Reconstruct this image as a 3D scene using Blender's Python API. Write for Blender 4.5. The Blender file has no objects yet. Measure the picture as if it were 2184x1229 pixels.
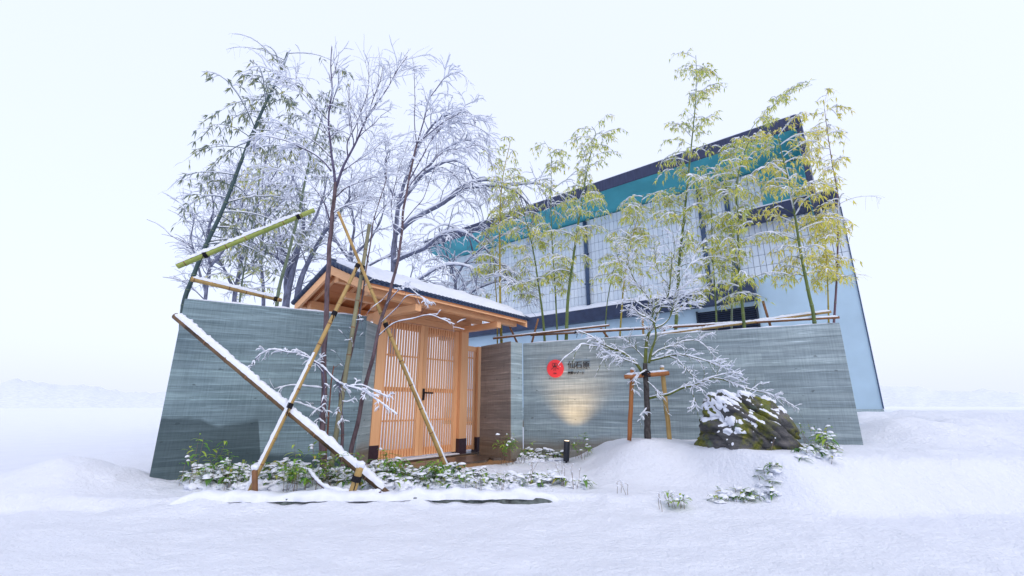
import bpy, math, random
import numpy as np
from mathutils import Vector, Matrix, noise as mnoise

scn = bpy.context.scene
COL = scn.collection
R = math.radians

# ------------------------------------------------------------------ camera
FPX, HZ, EYE = 930.0, 864.0, 0.85           # focal length in photo pixels, horizon row, eye height
PITCH = math.atan((HZ - 614.5) / FPX)
cam = bpy.data.objects.new('camera', bpy.data.cameras.new('camera'))
COL.objects.link(cam)
cam.location = (0, 0, EYE)
cam.rotation_euler = (math.pi / 2 + PITCH, 0, 0)
cam.data.sensor_fit = 'HORIZONTAL'
cam.data.sensor_width = 36.0
cam.data.lens = FPX / 2184 * 36.0
cam.data.clip_start = 0.05
cam.data.clip_end = 3000
scn.camera = cam

# ------------------------------------------------------------------ overcast snow sky
SUN_EL, SUN_AZ = 48.0, 150.0
world = bpy.data.worlds.new('World')
scn.world = world
world.use_nodes = True
wn, wl = world.node_tree.nodes, world.node_tree.links
wn.clear()
sky = wn.new('ShaderNodeTexSky')
sky.sky_type = 'NISHITA'
sky.sun_disc = False
sky.sun_elevation = R(SUN_EL)
sky.sun_rotation = R(SUN_AZ)
sky.dust_density = 6.0
sky.air_density = 1.0
bg1 = wn.new('ShaderNodeBackground'); bg1.inputs[1].default_value = 0.05
wl.new(sky.outputs[0], bg1.inputs[0])
bg2 = wn.new('ShaderNodeBackground')
bg2.inputs[0].default_value = (0.885, 0.95, 1.15, 1); bg2.inputs[1].default_value = 0.94   # the cloud deck
addw = wn.new('ShaderNodeAddShader')
wl.new(bg1.outputs[0], addw.inputs[0]); wl.new(bg2.outputs[0], addw.inputs[1])
wo = wn.new('ShaderNodeOutputWorld'); wl.new(addw.outputs[0], wo.inputs[0])

sun = bpy.data.objects.new('sun', bpy.data.lights.new('sun', 'SUN'))
COL.objects.link(sun)
sun.data.energy = 0.5
sun.data.angle = R(25)
sun.data.color = (1.0, 0.96, 0.92)
_el, _az = R(SUN_EL), R(SUN_AZ)
sdir = Vector((math.sin(_az) * math.cos(_el), math.cos(_az) * math.cos(_el), math.sin(_el)))
sun.rotation_euler = (-sdir).to_track_quat('-Z', 'Y').to_euler()
sun.location = (0, 0, 20)

scn.view_settings.view_transform = 'Standard'
scn.view_settings.look = 'None'
scn.view_settings.exposure = 0.0
scn.view_settings.gamma = 1.0
scn.view_settings.use_curve_mapping = False
scn.cycles.use_denoising = True
scn.cycles.max_bounces = 8
scn.cycles.diffuse_bounces = 4

# ------------------------------------------------------------------ layout maths
_c, _s = math.cos(PITCH), math.sin(PITCH)
CAMV = np.array([0, 0, EYE])
def ray(u, v):
    x = (u - 1092) / FPX; y = (614.5 - v) / FPX
    return np.array([x, _c - _s * y, _s + _c * y])
def W(u, v, Y):
    r = ray(u, v); return CAMV + r * (Y / r[1])
def G(u, v, z=0.0):
    r = ray(u, v); return CAMV + r * ((z - EYE) / r[2])
def PL(u, v, p0, d):
    n = np.array([d[1], -d[0], 0]); r = ray(u, v)
    return CAMV + r * (n.dot(np.asarray(p0) - CAMV) / n.dot(r))
def proj(p):
    q = np.asarray(p) - CAMV
    d = _c * q[1] + _s * q[2]; h = -_s * q[1] + _c * q[2]
    return 1092 + FPX * q[0] / d, 614.5 - FPX * h / d

# ------------------------------------------------------------------ reference lines of the site
G0 = G(780, 992)                                       # foot of the gate's left post
AG = R(38.9); DG = np.array([math.sin(AG), math.cos(AG), 0]); NG = np.array([DG[1], -DG[0], 0])   # along the gate, out of its front
def gate_pt(s, n, z): return G0 + DG * s + NG * n + np.array([0, 0, z])
RW0 = G(1117, 977); RWD = np.array([math.sin(R(64)), -math.cos(R(64)), 0])     # right wall, towards the viewer's right
RW1 = PL(1791, 691, RW0, RWD); RW_LEN = float(np.hypot(*(RW1 - RW0)[:2]))
LWD = np.array([math.sin(R(60)), math.cos(R(60)), 0])
LW0 = PL(394, 638, G(785, 1000), LWD); LW0[2] = 0
LW1 = PL(763, 900, G(785, 1000), LWD); LW1[2] = 0
def wall_Y(u): return float(PL(u, 850, RW0, RWD)[1])

# ------------------------------------------------------------------ mesh builder
class MB:
    def __init__(self): self.V = []; self.Q = []; self.T = []; self.n = 0
    def add(self, v, q=None, t=None):
        v = np.asarray(v, float).reshape(-1, 3)
        if q is not None and len(q): self.Q.append(np.asarray(q, np.int32).reshape(-1, 4) + self.n)
        if t is not None and len(t): self.T.append(np.asarray(t, np.int32).reshape(-1, 3) + self.n)
        self.V.append(v); self.n += len(v)
    def tube(self, P, Rd, k=5, cap=False):
        P = np.asarray(P, float); N = len(P)
        if N < 2: return
        Rd = np.broadcast_to(np.asarray(Rd, float), (N,))
        T = np.gradient(P, axis=0); T /= (np.linalg.norm(T, axis=1, keepdims=True) + 1e-9)
        m = T.mean(0)
        ref = np.array([0, 0, 1.0]) if abs(m[2]) < 0.8 * np.linalg.norm(m) + 1e-9 else np.array([1.0, 0, 0])
        A = np.cross(T, ref); A /= (np.linalg.norm(A, axis=1, keepdims=True) + 1e-9)
        B = np.cross(A, T)
        th = np.arange(k) * 2 * math.pi / k
        ring = (A[:, None, :] * np.cos(th)[None, :, None] + B[:, None, :] * np.sin(th)[None, :, None]) * Rd[:, None, None]
        V = (P[:, None, :] + ring).reshape(-1, 3)
        i = np.arange(N - 1)[:, None] * k; j = np.arange(k)[None, :]; j2 = (j + 1) % k
        q = np.stack([i + j, i + k + j, i + k + j2, i + j2], -1).reshape(-1, 4)
        t = None
        if cap:
            V = np.vstack([V, P[0], P[-1]]); a, b = N * k, N * k + 1; l = (N - 1) * k
            t = [[a, jj, (jj + 1) % k] for jj in range(k)] + [[b, l + (jj + 1) % k, l + jj] for jj in range(k)]
        self.add(V, q, t)
    def hexa(self, c):     # 8 corners: bottom ring 0-3, top ring 4-7
        self.add(c, [[0, 3, 2, 1], [4, 5, 6, 7], [0, 1, 5, 4], [1, 2, 6, 5], [2, 3, 7, 6], [3, 0, 4, 7]])
    def box(self, lo, hi):
        x0, y0, z0 = lo; x1, y1, z1 = hi
        self.hexa([(x0, y0, z0), (x1, y0, z0), (x1, y1, z0), (x0, y1, z0), (x0, y0, z1), (x1, y0, z1), (x1, y1, z1), (x0, y1, z1)])
    def mesh(self, name, mat, smooth=True):
        me = bpy.data.meshes.new(name)
        V = np.vstack(self.V) if self.V else np.zeros((0, 3))
        Q = np.vstack(self.Q) if self.Q else np.zeros((0, 4), np.int32)
        T = np.vstack(self.T) if self.T else np.zeros((0, 3), np.int32)
        me.vertices.add(len(V)); me.vertices.foreach_set('co', V.astype(np.float32).ravel())
        nl = Q.size + T.size; me.loops.add(nl)
        me.loops.foreach_set('vertex_index', np.concatenate([Q.ravel(), T.ravel()]).astype(np.int32))
        nq, nt = len(Q), len(T); me.polygons.add(nq + nt)
        st = np.concatenate([np.arange(nq) * 4, nq * 4 + np.arange(nt) * 3]).astype(np.int32)
        me.polygons.foreach_set('loop_start', st)
        me.polygons.foreach_set('use_smooth', np.full(nq + nt, smooth))
        me.update(calc_edges=True); me.validate()
        if mat: me.materials.append(mat)
        return me
    def build(self, name, mat, parent=None, smooth=True, bevel=0.0, kind=None):
        return link(name, self.mesh(name, mat, smooth), parent, bevel, kind)

def link(name, me, parent=None, bevel=0.0, kind=None):
    o = bpy.data.objects.new(name, me); COL.objects.link(o)
    if parent is not None: o.parent = parent
    if bevel:
        b = o.modifiers.new('bevel', 'BEVEL'); b.width = bevel; b.segments = 2; b.limit_method = 'ANGLE'
    if kind: o['kind'] = kind
    return o
def rebase(o, loc):
    """give a world-space mesh object its origin at loc"""
    o.data.transform(Matrix.Translation(-Vector(loc))); o.location = loc; return o
def thing(name, label, cat, loc=(0, 0, 0), rotz=0.0, group=None):
    o = bpy.data.objects.new(name, None); COL.objects.link(o)
    o.location = loc; o.rotation_euler = (0, 0, rotz); o.empty_display_size = 0.1
    o['label'] = label; o['category'] = cat
    if group: o['group'] = group
    return o
def tag(o, label, cat, group=None):
    o['label'] = label; o['category'] = cat
    if group: o['group'] = group
    return o
class LMB(MB):
    """collects world-space geometry for a thing standing at loc"""
    def __init__(self, loc): super().__init__(); self.loc = np.asarray(loc, float)
    def mesh(self, name, mat, smooth=True):
        self.V = [v - self.loc for v in self.V]
        return super().mesh(name, mat, smooth)
def smooth_path(pts, n=6):
    P = np.asarray(pts, float)
    if len(P) < 3:
        t = np.linspace(0, 1, n * 2)[:, None]; return P[0] * (1 - t) + P[-1] * t
    E = np.vstack([2 * P[0] - P[1], P, 2 * P[-1] - P[-2]]); out = []
    for i in range(1, len(E) - 2):
        p0, p1, p2, p3 = E[i - 1:i + 3]
        for t in np.linspace(0, 1, n, endpoint=False):
            out.append(0.5 * (2 * p1 + (p2 - p0) * t + (2 * p0 - 5 * p1 + 4 * p2 - p3) * t * t + (3 * p1 - p0 - 3 * p2 + p3) * t ** 3))
    out.append(P[-1]); return np.array(out)
def nz(x, y, z=0.0): return mnoise.noise(Vector((x, y, z)))
def fbm(x, y, z=0.0, o=4): return mnoise.fractal(Vector((x, y, z)), 1.0, 2.0, o)
def sstep(a, b, x):
    t = min(1.0, max(0.0, (x - a) / (b - a))); return t * t * (3 - 2 * t)

# ------------------------------------------------------------------ materials
def mat_new(name, rough=0.7, spec=0.3):
    m = bpy.data.materials.new(name); m.use_nodes = True
    nt = m.node_tree; b = nt.nodes['Principled BSDF']
    b.inputs['Roughness'].default_value = rough
    b.inputs['Specular IOR Level'].default_value = spec
    return m, nt, b
def node(nt, t, **kw):
    n = nt.nodes.new(t)
    for k, v in kw.items():
        if k.startswith('i_'): n.inputs[k[2:].replace('_', ' ')].default_value = v
        else: setattr(n, k, v)
    return n
def ramp(nt, src, stops, interp='LINEAR'):
    r = nt.nodes.new('ShaderNodeValToRGB'); r.color_ramp.interpolation = interp
    while len(r.color_ramp.elements) < len(stops): r.color_ramp.elements.new(0.5)
    for e, (p, c) in zip(r.color_ramp.elements, stops):
        e.position = p; e.color = (c[0], c[1], c[2], 1) if hasattr(c, '__len__') else (c, c, c, 1)
    nt.links.new(src, r.inputs[0]); return r.outputs[0]
def mapped(nt, scale=(1, 1, 1), rot=(0, 0, 0), coord='Object'):
    tc = nt.nodes.new('ShaderNodeTexCoord'); mp = nt.nodes.new('ShaderNodeMapping')
    mp.inputs['Scale'].default_value = scale; mp.inputs['Rotation'].default_value = rot
    nt.links.new(tc.outputs[coord], mp.inputs[0]); return mp.outputs[0]
def noise_t(nt, vec, scale, detail=4, rough=0.55, dist=0.0):
    n = nt.nodes.new('ShaderNodeTexNoise'); n.inputs['Scale'].default_value = scale
    n.inputs['Detail'].default_value = detail; n.inputs['Roughness'].default_value = rough; n.inputs['Distortion'].default_value = dist
    nt.links.new(vec, n.inputs['Vector']); return n.outputs['Fac']
def mixc(nt, fac, a, b, mode='MIX'):
    m = nt.nodes.new('ShaderNodeMix'); m.data_type = 'RGBA'; m.blend_type = mode
    for s, x in ((0, fac), (6, a), (7, b)):
        if hasattr(x, 'links'): nt.links.new(x, m.inputs[s])
        elif hasattr(x, '__len__'): m.inputs[s].default_value = (x[0], x[1], x[2], 1)
        else: m.inputs[s].default_value = x
    return m.outputs[2]
def math_n(nt, op, a, b=0.0):
    m = nt.nodes.new('ShaderNodeMath'); m.operation = op
    for i, x in enumerate((a, b)):
        if hasattr(x, 'links'): nt.links.new(x, m.inputs[i])
        else: m.inputs[i].default_value = x
    return m.outputs[0]
def bump(nt, b, h, strength=0.3, dist=0.01):
    n = nt.nodes.new('ShaderNodeBump'); n.inputs['Strength'].default_value = strength; n.inputs['Distance'].default_value = dist
    nt.links.new(h, n.inputs['Height']); nt.links.new(n.outputs[0], b.inputs['Normal'])
def simple(name, col, rough=0.7, var=0.25, scale=8.0, stretch=(1, 1, 1), bstr=0.2, spec=0.3, dist=0.005):
    m, nt, b = mat_new(name, rough, spec)
    v = mapped(nt, stretch); f = noise_t(nt, v, scale)
    lo = [c * (1 - var) for c in col]; hi = [min(1, c * (1 + var)) for c in col]
    nt.links.new(ramp(nt, f, [(0.3, lo), (0.7, hi)]), b.inputs['Base Color'])
    if bstr: bump(nt, b, f, bstr, dist)
    return m

def make_snow(name, col=(0.71, 0.745, 0.835), bs=0.5, dist=0.012, scale=26.0):
    m, nt, b = mat_new(name, 0.62, 0.25)
    v = mapped(nt); f = noise_t(nt, v, scale, 6, 0.65); f2 = noise_t(nt, v, 2.2, 3)
    nt.links.new(mixc(nt, f2, [c * 0.93 for c in col], [min(1, c * 1.04) for c in col]), b.inputs['Base Color'])
    bump(nt, b, f, bs, dist)
    return m
M = {}
M['snow'] = make_snow('snow')
M['snow_ground'] = make_snow('ground_snow', bs=0.8, dist=0.035, scale=22.0)

def make_concrete(name, light, dark, brown=0.0, wet=None):
    m, nt, b = mat_new(name, 0.62, 0.3)
    v = mapped(nt)
    streak = noise_t(nt, mapped(nt, (0.5, 0.5, 9.0)), 1.7, 6, 0.6, 0.25)     # board courses run along the wall
    fine = noise_t(nt, mapped(nt, (0.9, 0.9, 34.0)), 2.2, 4, 0.6)
    vert = noise_t(nt, mapped(nt, (60.0, 60.0, 3.0)), 1.0, 3, 0.6)
    blot = noise_t(nt, v, 1.1, 5, 0.6)
    spots = noise_t(nt, mapped(nt, (1, 1, 2.2)), 9.0, 2, 0.5)
    white = noise_t(nt, mapped(nt, (1.1, 1.1, 26.0)), 1.4, 5, 0.65)
    dark = [x * 0.9 for x in dark]; mid = [(a + c) / 2 for a, c in zip(light, dark)]
    c1 = ramp(nt, streak, [(0.28, dark), (0.48, mid), (0.62, light), (0.74, [min(1, x * 1.3) for x in light])])
    c2 = mixc(nt, 0.30, c1, ramp(nt, fine, [(0.3, dark), (0.7, light)]))
    c2 = mixc(nt, 0.13, c2, ramp(nt, vert, [(0.35, [x * .6 for x in dark]), (0.65, [min(1, x * 1.3) for x in light])]))
    c2 = mixc(nt, ramp(nt, white, [(0.56, 0.0), (0.70, 0.62)]), c2, [min(1, x * 1.7) for x in light])
    sz = nt.nodes.new('ShaderNodeSeparateXYZ'); nt.links.new(v, sz.inputs[0])
    zz = math_n(nt, 'ADD', math_n(nt, 'DIVIDE', sz.outputs[2], 0.092), math_n(nt, 'MULTIPLY', noise_t(nt, v, 1.2, 2), 0.35))
    wn_ = nt.nodes.new('ShaderNodeTexWhiteNoise'); wn_.noise_dimensions = '2D'; cb_ = nt.nodes.new('ShaderNodeCombineXYZ')
    nt.links.new(math_n(nt, 'FLOOR', zz), cb_.inputs[0]); nt.links.new(math_n(nt, 'FLOOR', math_n(nt, 'DIVIDE', sz.outputs[0], 1.83)), cb_.inputs[1]); nt.links.new(cb_.outputs[0], wn_.inputs['Vector'])
    tone = ramp(nt, wn_.outputs['Value'], [(0.0, (0.78, 0.80, 0.82)), (0.7, (1.0, 1.0, 1.0)), (1.0, (1.18, 1.18, 1.16))])
    c2 = mixc(nt, 0.85, c2, tone, 'MULTIPLY')
    seam = math_n(nt, 'ABSOLUTE', math_n(nt, 'SUBTRACT', math_n(nt, 'FRACT', zz), 0.5))
    c2 = mixc(nt, ramp(nt, seam, [(0.46, 0.0), (0.495, 0.55)]), c2, [x * 0.55 for x in dark])
    c3 = mixc(nt, 0.5, c2, ramp(nt, blot, [(0.32, [x * .55 for x in mid]), (0.68, [min(1, x * 1.3) for x in mid])]), 'SOFT_LIGHT')
    c3 = mixc(nt, ramp(nt, spots, [(0.68, 0.0), (0.74, 0.7)]), c3, [x * 0.55 for x in dark])
    sep = nt.nodes.new('ShaderNodeSeparateXYZ'); nt.links.new(v, sep.inputs[0])
    if brown:        # mud splashed up from the soil
        hz_ = math_n(nt, 'ADD', sep.outputs[2], math_n(nt, 'MULTIPLY', blot, -0.42))
        c3 = mixc(nt, ramp(nt, hz_, [(0.0, brown), (0.16, 0.0)]), c3, (0.16, 0.095, 0.035))
    if wet:          # damp patch with the shape seen on the wall: height of its edge along the wall
        wob = math_n(nt, 'MULTIPLY', math_n(nt, 'SUBTRACT', noise_t(nt, mapped(nt, (1, 1, 3)), 3.0, 5), 0.5), 0.10)
        edge = nt.nodes.new('ShaderNodeFloatCurve')
        nt.links.new(math_n(nt, 'DIVIDE', sep.outputs[0], 3.0), edge.inputs['Value'])
        cu = edge.mapping.curves[0]
        cu.points[0].location = wet[0]; cu.points[1].location = wet[-1]
        for x, y in wet[1:-1]: cu.points.new(x, y)
        for p in cu.points: p.handle_type = 'VECTOR'
        edge.mapping.update()
        d = math_n(nt, 'SUBTRACT', math_n(nt, 'ADD', edge.outputs[0], wob), sep.outputs[2])
        wf = ramp(nt, d, [(0.0, 0.0), (0.05, 0.86)])
        c3 = mixc(nt, wf, c3, mixc(nt, 0.8, c3, (0.012, 0.028, 0.035)))
        nt.links.new(math_n(nt, 'SUBTRACT', 0.62, math_n(nt, 'MULTIPLY', wf, 0.3)), b.inputs['Roughness'])
    nt.links.new(c3, b.inputs['Base Color'])
    h = math_n(nt, 'ADD', streak, math_n(nt, 'MULTIPLY', fine, 0.5))
    bump(nt, b, h, 0.35, 0.012)
    return m
WET = []
for u_, v_ in ((394, 884), (430, 888), (445, 900), (470, 905), (510, 898), (552, 893), (556, 966), (620, 964), (700, 970), (760, 985)):
    q_ = PL(u_, v_, LW0, LWD); WET.append((float((q_ - LW0)[:2].dot(LWD[:2])) / 3.0, max(0.02, float(q_[2]))))
WET = [(0.0, WET[0][1])] + WET[1:-1] + [(1.0, 0.1)]
M['concrete_left'] = make_concrete('board_marked_concrete_damp', (0.31, 0.395, 0.43), (0.125, 0.18, 0.20), 0.0,
                                   WET)
M['concrete_right'] = make_concrete('board_marked_concrete', (0.42, 0.485, 0.51), (0.18, 0.228, 0.248), 0.55)
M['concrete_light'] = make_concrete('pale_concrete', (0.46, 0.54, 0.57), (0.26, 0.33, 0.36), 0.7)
M['concrete_shaded'] = make_concrete('shade_toned_board_concrete', (0.36, 0.315, 0.29), (0.19, 0.165, 0.152), 0.5)  # shade and warm bounce of the gate-facing side put into the colour

def make_wood(name, a, b_, stretch, rough=0.55):
    m, nt, b = mat_new(name, rough, 0.3)
    v = mapped(nt, stretch)
    g = noise_t(nt, v, 3.0, 5, 0.6, 0.6); g2 = noise_t(nt, mapped(nt), 1.5, 2)
    c = ramp(nt, g, [(0.3, b_), (0.68, a)])
    oi = nt.nodes.new('ShaderNodeObjectInfo')
    c = mixc(nt, 0.35, c, ramp(nt, oi.outputs['Random'], [(0.0, [x * .72 for x in a]), (1.0, [min(1, x * 1.15) for x in a])]))
    c = mixc(nt, math_n(nt, 'MULTIPLY', g2, 0.25), c, [x * 0.75 for x in b_])
    nt.links.new(c, b.inputs['Base Color']); bump(nt, b, g, 0.12, 0.004)
    return m
CY_A, CY_B = (0.89, 0.51, 0.275), (0.76, 0.38, 0.18)
M['wood_up'] = make_wood('cypress_upright', CY_A, CY_B, (22, 22, 0.9))
M['wood_along'] = make_wood('cypress_along', CY_A, CY_B, (0.9, 22, 22))
M['wood_across'] = make_wood('cypress_across', CY_A, CY_B, (22, 0.9, 22))
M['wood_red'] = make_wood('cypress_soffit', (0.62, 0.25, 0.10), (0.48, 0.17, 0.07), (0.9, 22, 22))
M['post_wood'] = make_wood('round_post_wood', (0.42, 0.17, 0.06), (0.25, 0.085, 0.03), (14, 14, 0.8), 0.7)
M['shoe'] = simple('bronze_post_shoe', (0.045, 0.025, 0.035), 0.4, 0.2, 30, bstr=0.05)
M['iron'] = simple('black_iron', (0.012, 0.012, 0.018), 0.45, 0.2, 30, bstr=0.03)
M['roof_dark'] = simple('blue_black_roof_tile', (0.035, 0.055, 0.11), 0.45, 0.25, 18, bstr=0.1)
M['rope'] = simple('black_palm_rope', (0.015, 0.014, 0.02), 0.9, 0.4, 90, (1, 1, 6), 0.6)
M['bark_veiled'] = simple('veil_violet_bark', (0.085, 0.075, 0.13), 0.85, 0.5, 22, (1, 1, 0.35), 0.5)  # violet veil of the bright sky put into the bark colour
M['bark_brown'] = simple('brown_bark', (0.105, 0.074, 0.085), 0.85, 0.5, 26, (1, 1, 0.3), 0.5)
M['bark_hazed'] = simple('hazed_grey_bark', (0.14, 0.155, 0.23), 0.9, 0.5, 14, (1, 1, 0.4), 0.4)  # pale bluish haze of distance mixed into this bark colour
M['bark_green'] = simple('mossy_young_bark', (0.11, 0.135, 0.035), 0.85, 0.45, 30, (1, 1, 0.3), 0.5)
M['bark_trunk'] = simple('dark_flaky_bark', (0.055, 0.05, 0.05), 0.9, 0.6, 34, (1, 1, 0.5), 0.7)

def bamboo_mat(name, a, b_, rough=0.38):
    m, nt, b = mat_new(name, rough, 0.4)
    f = noise_t(nt, mapped(nt), 5.0, 4); f2 = noise_t(nt, mapped(nt), 40.0, 3)
    c = ramp(nt, f, [(0.32, b_), (0.68, a)])
    c = mixc(nt, ramp(nt, f2, [(0.55, 0.0), (0.75, 0.35)]), c, [x * 0.45 for x in b_])
    nt.links.new(c, b.inputs['Base Color']); return m
M['culm_dark'] = bamboo_mat('dark_green_culm', (0.045, 0.085, 0.085), (0.025, 0.05, 0.062))
M['culm_green'] = bamboo_mat('green_culm', (0.14, 0.19, 0.035), (0.06, 0.10, 0.028))
M['culm_yellow'] = bamboo_mat('yellow_culm', (0.42, 0.31, 0.035), (0.20, 0.19, 0.025))
M['culm_mid'] = bamboo_mat('grey_green_culm', (0.17, 0.22, 0.13), (0.10, 0.14, 0.10))
M['culm_purple'] = bamboo_mat('purple_culm', (0.15, 0.08, 0.11), (0.10, 0.06, 0.09))
M['pole_fresh'] = bamboo_mat('fresh_cut_green_bamboo', (0.36, 0.40, 0.10), (0.22, 0.29, 0.06))
M['pole_tan'] = bamboo_mat('weathered_tan_bamboo', (0.46, 0.31, 0.11), (0.30, 0.19, 0.065), 0.5)
M['pole_brown'] = bamboo_mat('brown_smoked_bamboo', (0.30, 0.13, 0.045), (0.09, 0.05, 0.03), 0.5)
M['pole_mottled'] = simple('mottled_brown_green_bamboo', (0.105, 0.062, 0.03), 0.5, 0.85, 4.0, bstr=0.1)
M['pole_grey'] = bamboo_mat('grey_weathered_bamboo', (0.27, 0.25, 0.14), (0.15, 0.15, 0.10), 0.55)

def leaf_mat(name, stops, rough=0.5):
    m, nt, b = mat_new(name, rough, 0.3)
    g = nt.nodes.new('ShaderNodeNewGeometry')
    nt.links.new(ramp(nt, g.outputs['Random Per Island'], stops), b.inputs['Base Color'])
    tr = nt.nodes.new('ShaderNodeBsdfTranslucent'); mx = nt.nodes.new('ShaderNodeMixShader'); mx.inputs[0].default_value = 0.4
    nt.links.new(ramp(nt, g.outputs['Random Per Island'], stops), tr.inputs[0])
    nt.links.new(b.outputs[0], mx.inputs[1]); nt.links.new(tr.outputs[0], mx.inputs[2])
    nt.links.new(mx.outputs[0], nt.nodes['Material Output'].inputs[0]); return m
M['leaf_yellow'] = leaf_mat('yellow_green_bamboo_leaf', [(0.0, (0.36, 0.46, 0.10)), (0.4, (0.58, 0.64, 0.14)), (0.8, (0.78, 0.75, 0.18)), (1.0, (0.80, 0.66, 0.14))])
M['leaf_pale'] = leaf_mat('dull_bamboo_leaf', [(0.0, (0.13, 0.19, 0.16)), (0.5, (0.24, 0.28, 0.22)), (0.85, (0.34, 0.37, 0.18)), (1.0, (0.50, 0.48, 0.12))])
M['leaf_gold'] = leaf_mat('golden_bamboo_leaf', [(0.0, (0.55, 0.58, 0.11)), (0.5, (0.78, 0.72, 0.15)), (1.0, (0.82, 0.70, 0.20))])
M['leaf_sasa'] = leaf_mat('dwarf_bamboo_leaf', [(0.0, (0.05, 0.14, 0.05)), (0.5, (0.14, 0.28, 0.06)), (0.85, (0.32, 0.42, 0.09)), (1.0, (0.58, 0.48, 0.12))])
M['dry'] = simple('dry_stem', (0.20, 0.15, 0.12), 0.9, 0.3, 20)
M['rust'] = simple('rusty_red_twig_bark', (0.20, 0.085, 0.06), 0.85, 0.4, 26, (1, 1, 0.3), 0.4)

M['tile'] = None
def make_tile():
    m, nt, b = mat_new('white_glazed_wall_tile', 0.35, 0.4)
    g = nt.nodes.new('ShaderNodeNewGeometry'); oi = nt.nodes.new('ShaderNodeObjectInfo')
    rnd = math_n(nt, 'FRACT', math_n(nt, 'ADD', g.outputs['Random Per Island'], oi.outputs['Random']))
    c = ramp(nt, rnd, [(0.0, (0.58, 0.66, 0.75)), (0.6, (0.64, 0.72, 0.80)), (1.0, (0.70, 0.77, 0.84))])
    f = noise_t(nt, mapped(nt, (1, 1, .3)), 3.0, 4)
    nt.links.new(mixc(nt, math_n(nt, 'MULTIPLY', f, 0.3), c, (0.38, 0.45, 0.52)), b.inputs['Base Color']); return m
M['tile'] = make_tile()
M['grout'] = simple('dark_tile_joint', (0.09, 0.125, 0.17), 0.9, 0.2, 12, bstr=0)
M['plaster'] = simple('pale_blue_plaster', (0.43, 0.58, 0.70), 0.8, 0.07, 1.2, bstr=0.05)
M['teal'] = simple('teal_painted_soffit', (0.07, 0.36, 0.42), 0.6, 0.18, 1.0, (1, 1, 0.3), 0.03)
M['navy'] = simple('navy_metal_fascia', (0.032, 0.042, 0.095), 0.45, 0.25, 3.0, (6, 6, 0.6), 0.05)
M['skirt'] = simple('slate_blue_skirt_roof', (0.028, 0.042, 0.09), 0.4, 0.25, 4.0, bstr=0.05)
M['louver'] = simple('dark_louver_metal', (0.02, 0.03, 0.045), 0.5, 0.2, 10, bstr=0)
M['pipe'] = simple('navy_downpipe_paint', (0.05, 0.085, 0.16), 0.45, 0.2, 6, bstr=0)
M['sign_red'] = simple('red_enamel', (0.72, 0.045, 0.055), 0.4, 0.06, 5, bstr=0.0)
M['letter'] = simple('black_letter_metal', (0.03, 0.028, 0.03), 0.5, 0.2, 40, bstr=0.0)
M['lamp_body'] = simple('black_lamp_housing', (0.014, 0.018, 0.03), 0.35, 0.2, 20, bstr=0.02, spec=0.5)
M['gravel'] = simple('wet_tan_gravel', (0.33, 0.185, 0.085), 0.42, 0.45, 60, bstr=0.7, dist=0.01, spec=0.5)
M['stone_dark'] = simple('wet_dark_flagstone', (0.085, 0.062, 0.05), 0.3, 0.5, 9, bstr=0.5, dist=0.01, spec=0.5)
M['kerb'] = simple('wet_mossy_kerb_stone', (0.085, 0.105, 0.105), 0.6, 0.7, 12, bstr=0.7, dist=0.01)

def make_rock():
    m, nt, b = mat_new('mossy_dark_rock', 0.72, 0.35)
    v = mapped(nt, (1, 1, 1), (0, R(38), 0))
    big = noise_t(nt, v, 3.2, 6, 0.62, 0.6); fine = noise_t(nt, v, 22, 6, 0.7)
    streak = noise_t(nt, mapped(nt, (2.0, 3.0, 9.0), (0, R(38), 0)), 1.3, 5, 0.6)
    base = ramp(nt, streak, [(0.30, (0.018, 0.022, 0.028)), (0.5, (0.075, 0.075, 0.08)), (0.7, (0.16, 0.15, 0.155))])
    moss = ramp(nt, fine, [(0.32, (0.035, 0.055, 0.012)), (0.55, (0.16, 0.17, 0.014)), (0.75, (0.30, 0.24, 0.02))])
    c = mixc(nt, ramp(nt, big, [(0.45, 0.0), (0.58, 0.9)]), base, moss)
    teal = noise_t(nt, v, 5.5, 4)
    c = mixc(nt, ramp(nt, teal, [(0.60, 0.0), (0.70, 0.6)]), c, (0.10, 0.17, 0.12))
    nt.links.new(c, b.inputs['Base Color'])
    bump(nt, b, math_n(nt, 'ADD', fine, math_n(nt, 'MULTIPLY', streak, 1.5)), 0.7, 0.03); return m
M['rock'] = make_rock()

# ------------------------------------------------------------------ ground (one snow sheet to the horizon)
KERB_A, KERB_B = G(318, 1068, 0.0), G(1275, 1058, 0.0)
def kerb_y(x):
    return KERB_A[1] + (KERB_B[1] - KERB_A[1]) * (x - KERB_A[0]) / (KERB_B[0] - KERB_A[0])
MOUND_C = W(1382, 935, 5.95)
PATH_POLY = [G(*p)[:2] for p in ((770, 1006), (800, 992), (965, 970), (1030, 962), (1096, 976), (1100, 986), (1030, 994), (962, 1003), (900, 1018), (820, 1022))]
def in_path(x, y):
    """signed-ish distance to the bare strip in front of the gate, >0 inside"""
    inside = False; dm = 9.0; n = len(PATH_POLY)
    for i in range(n):
        x1, y1 = PATH_POLY[i]; x2, y2 = PATH_POLY[(i + 1) % n]
        if (y1 > y) != (y2 > y) and x < (x2 - x1) * (y - y1) / (y2 - y1) + x1: inside = not inside
        dx, dy = x2 - x1, y2 - y1; t = max(0, min(1, ((x - x1) * dx + (y - y1) * dy) / (dx * dx + dy * dy)))
        dm = min(dm, math.hypot(x - x1 - t * dx, y - y1 - t * dy))
    return dm if inside else -dm
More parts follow.
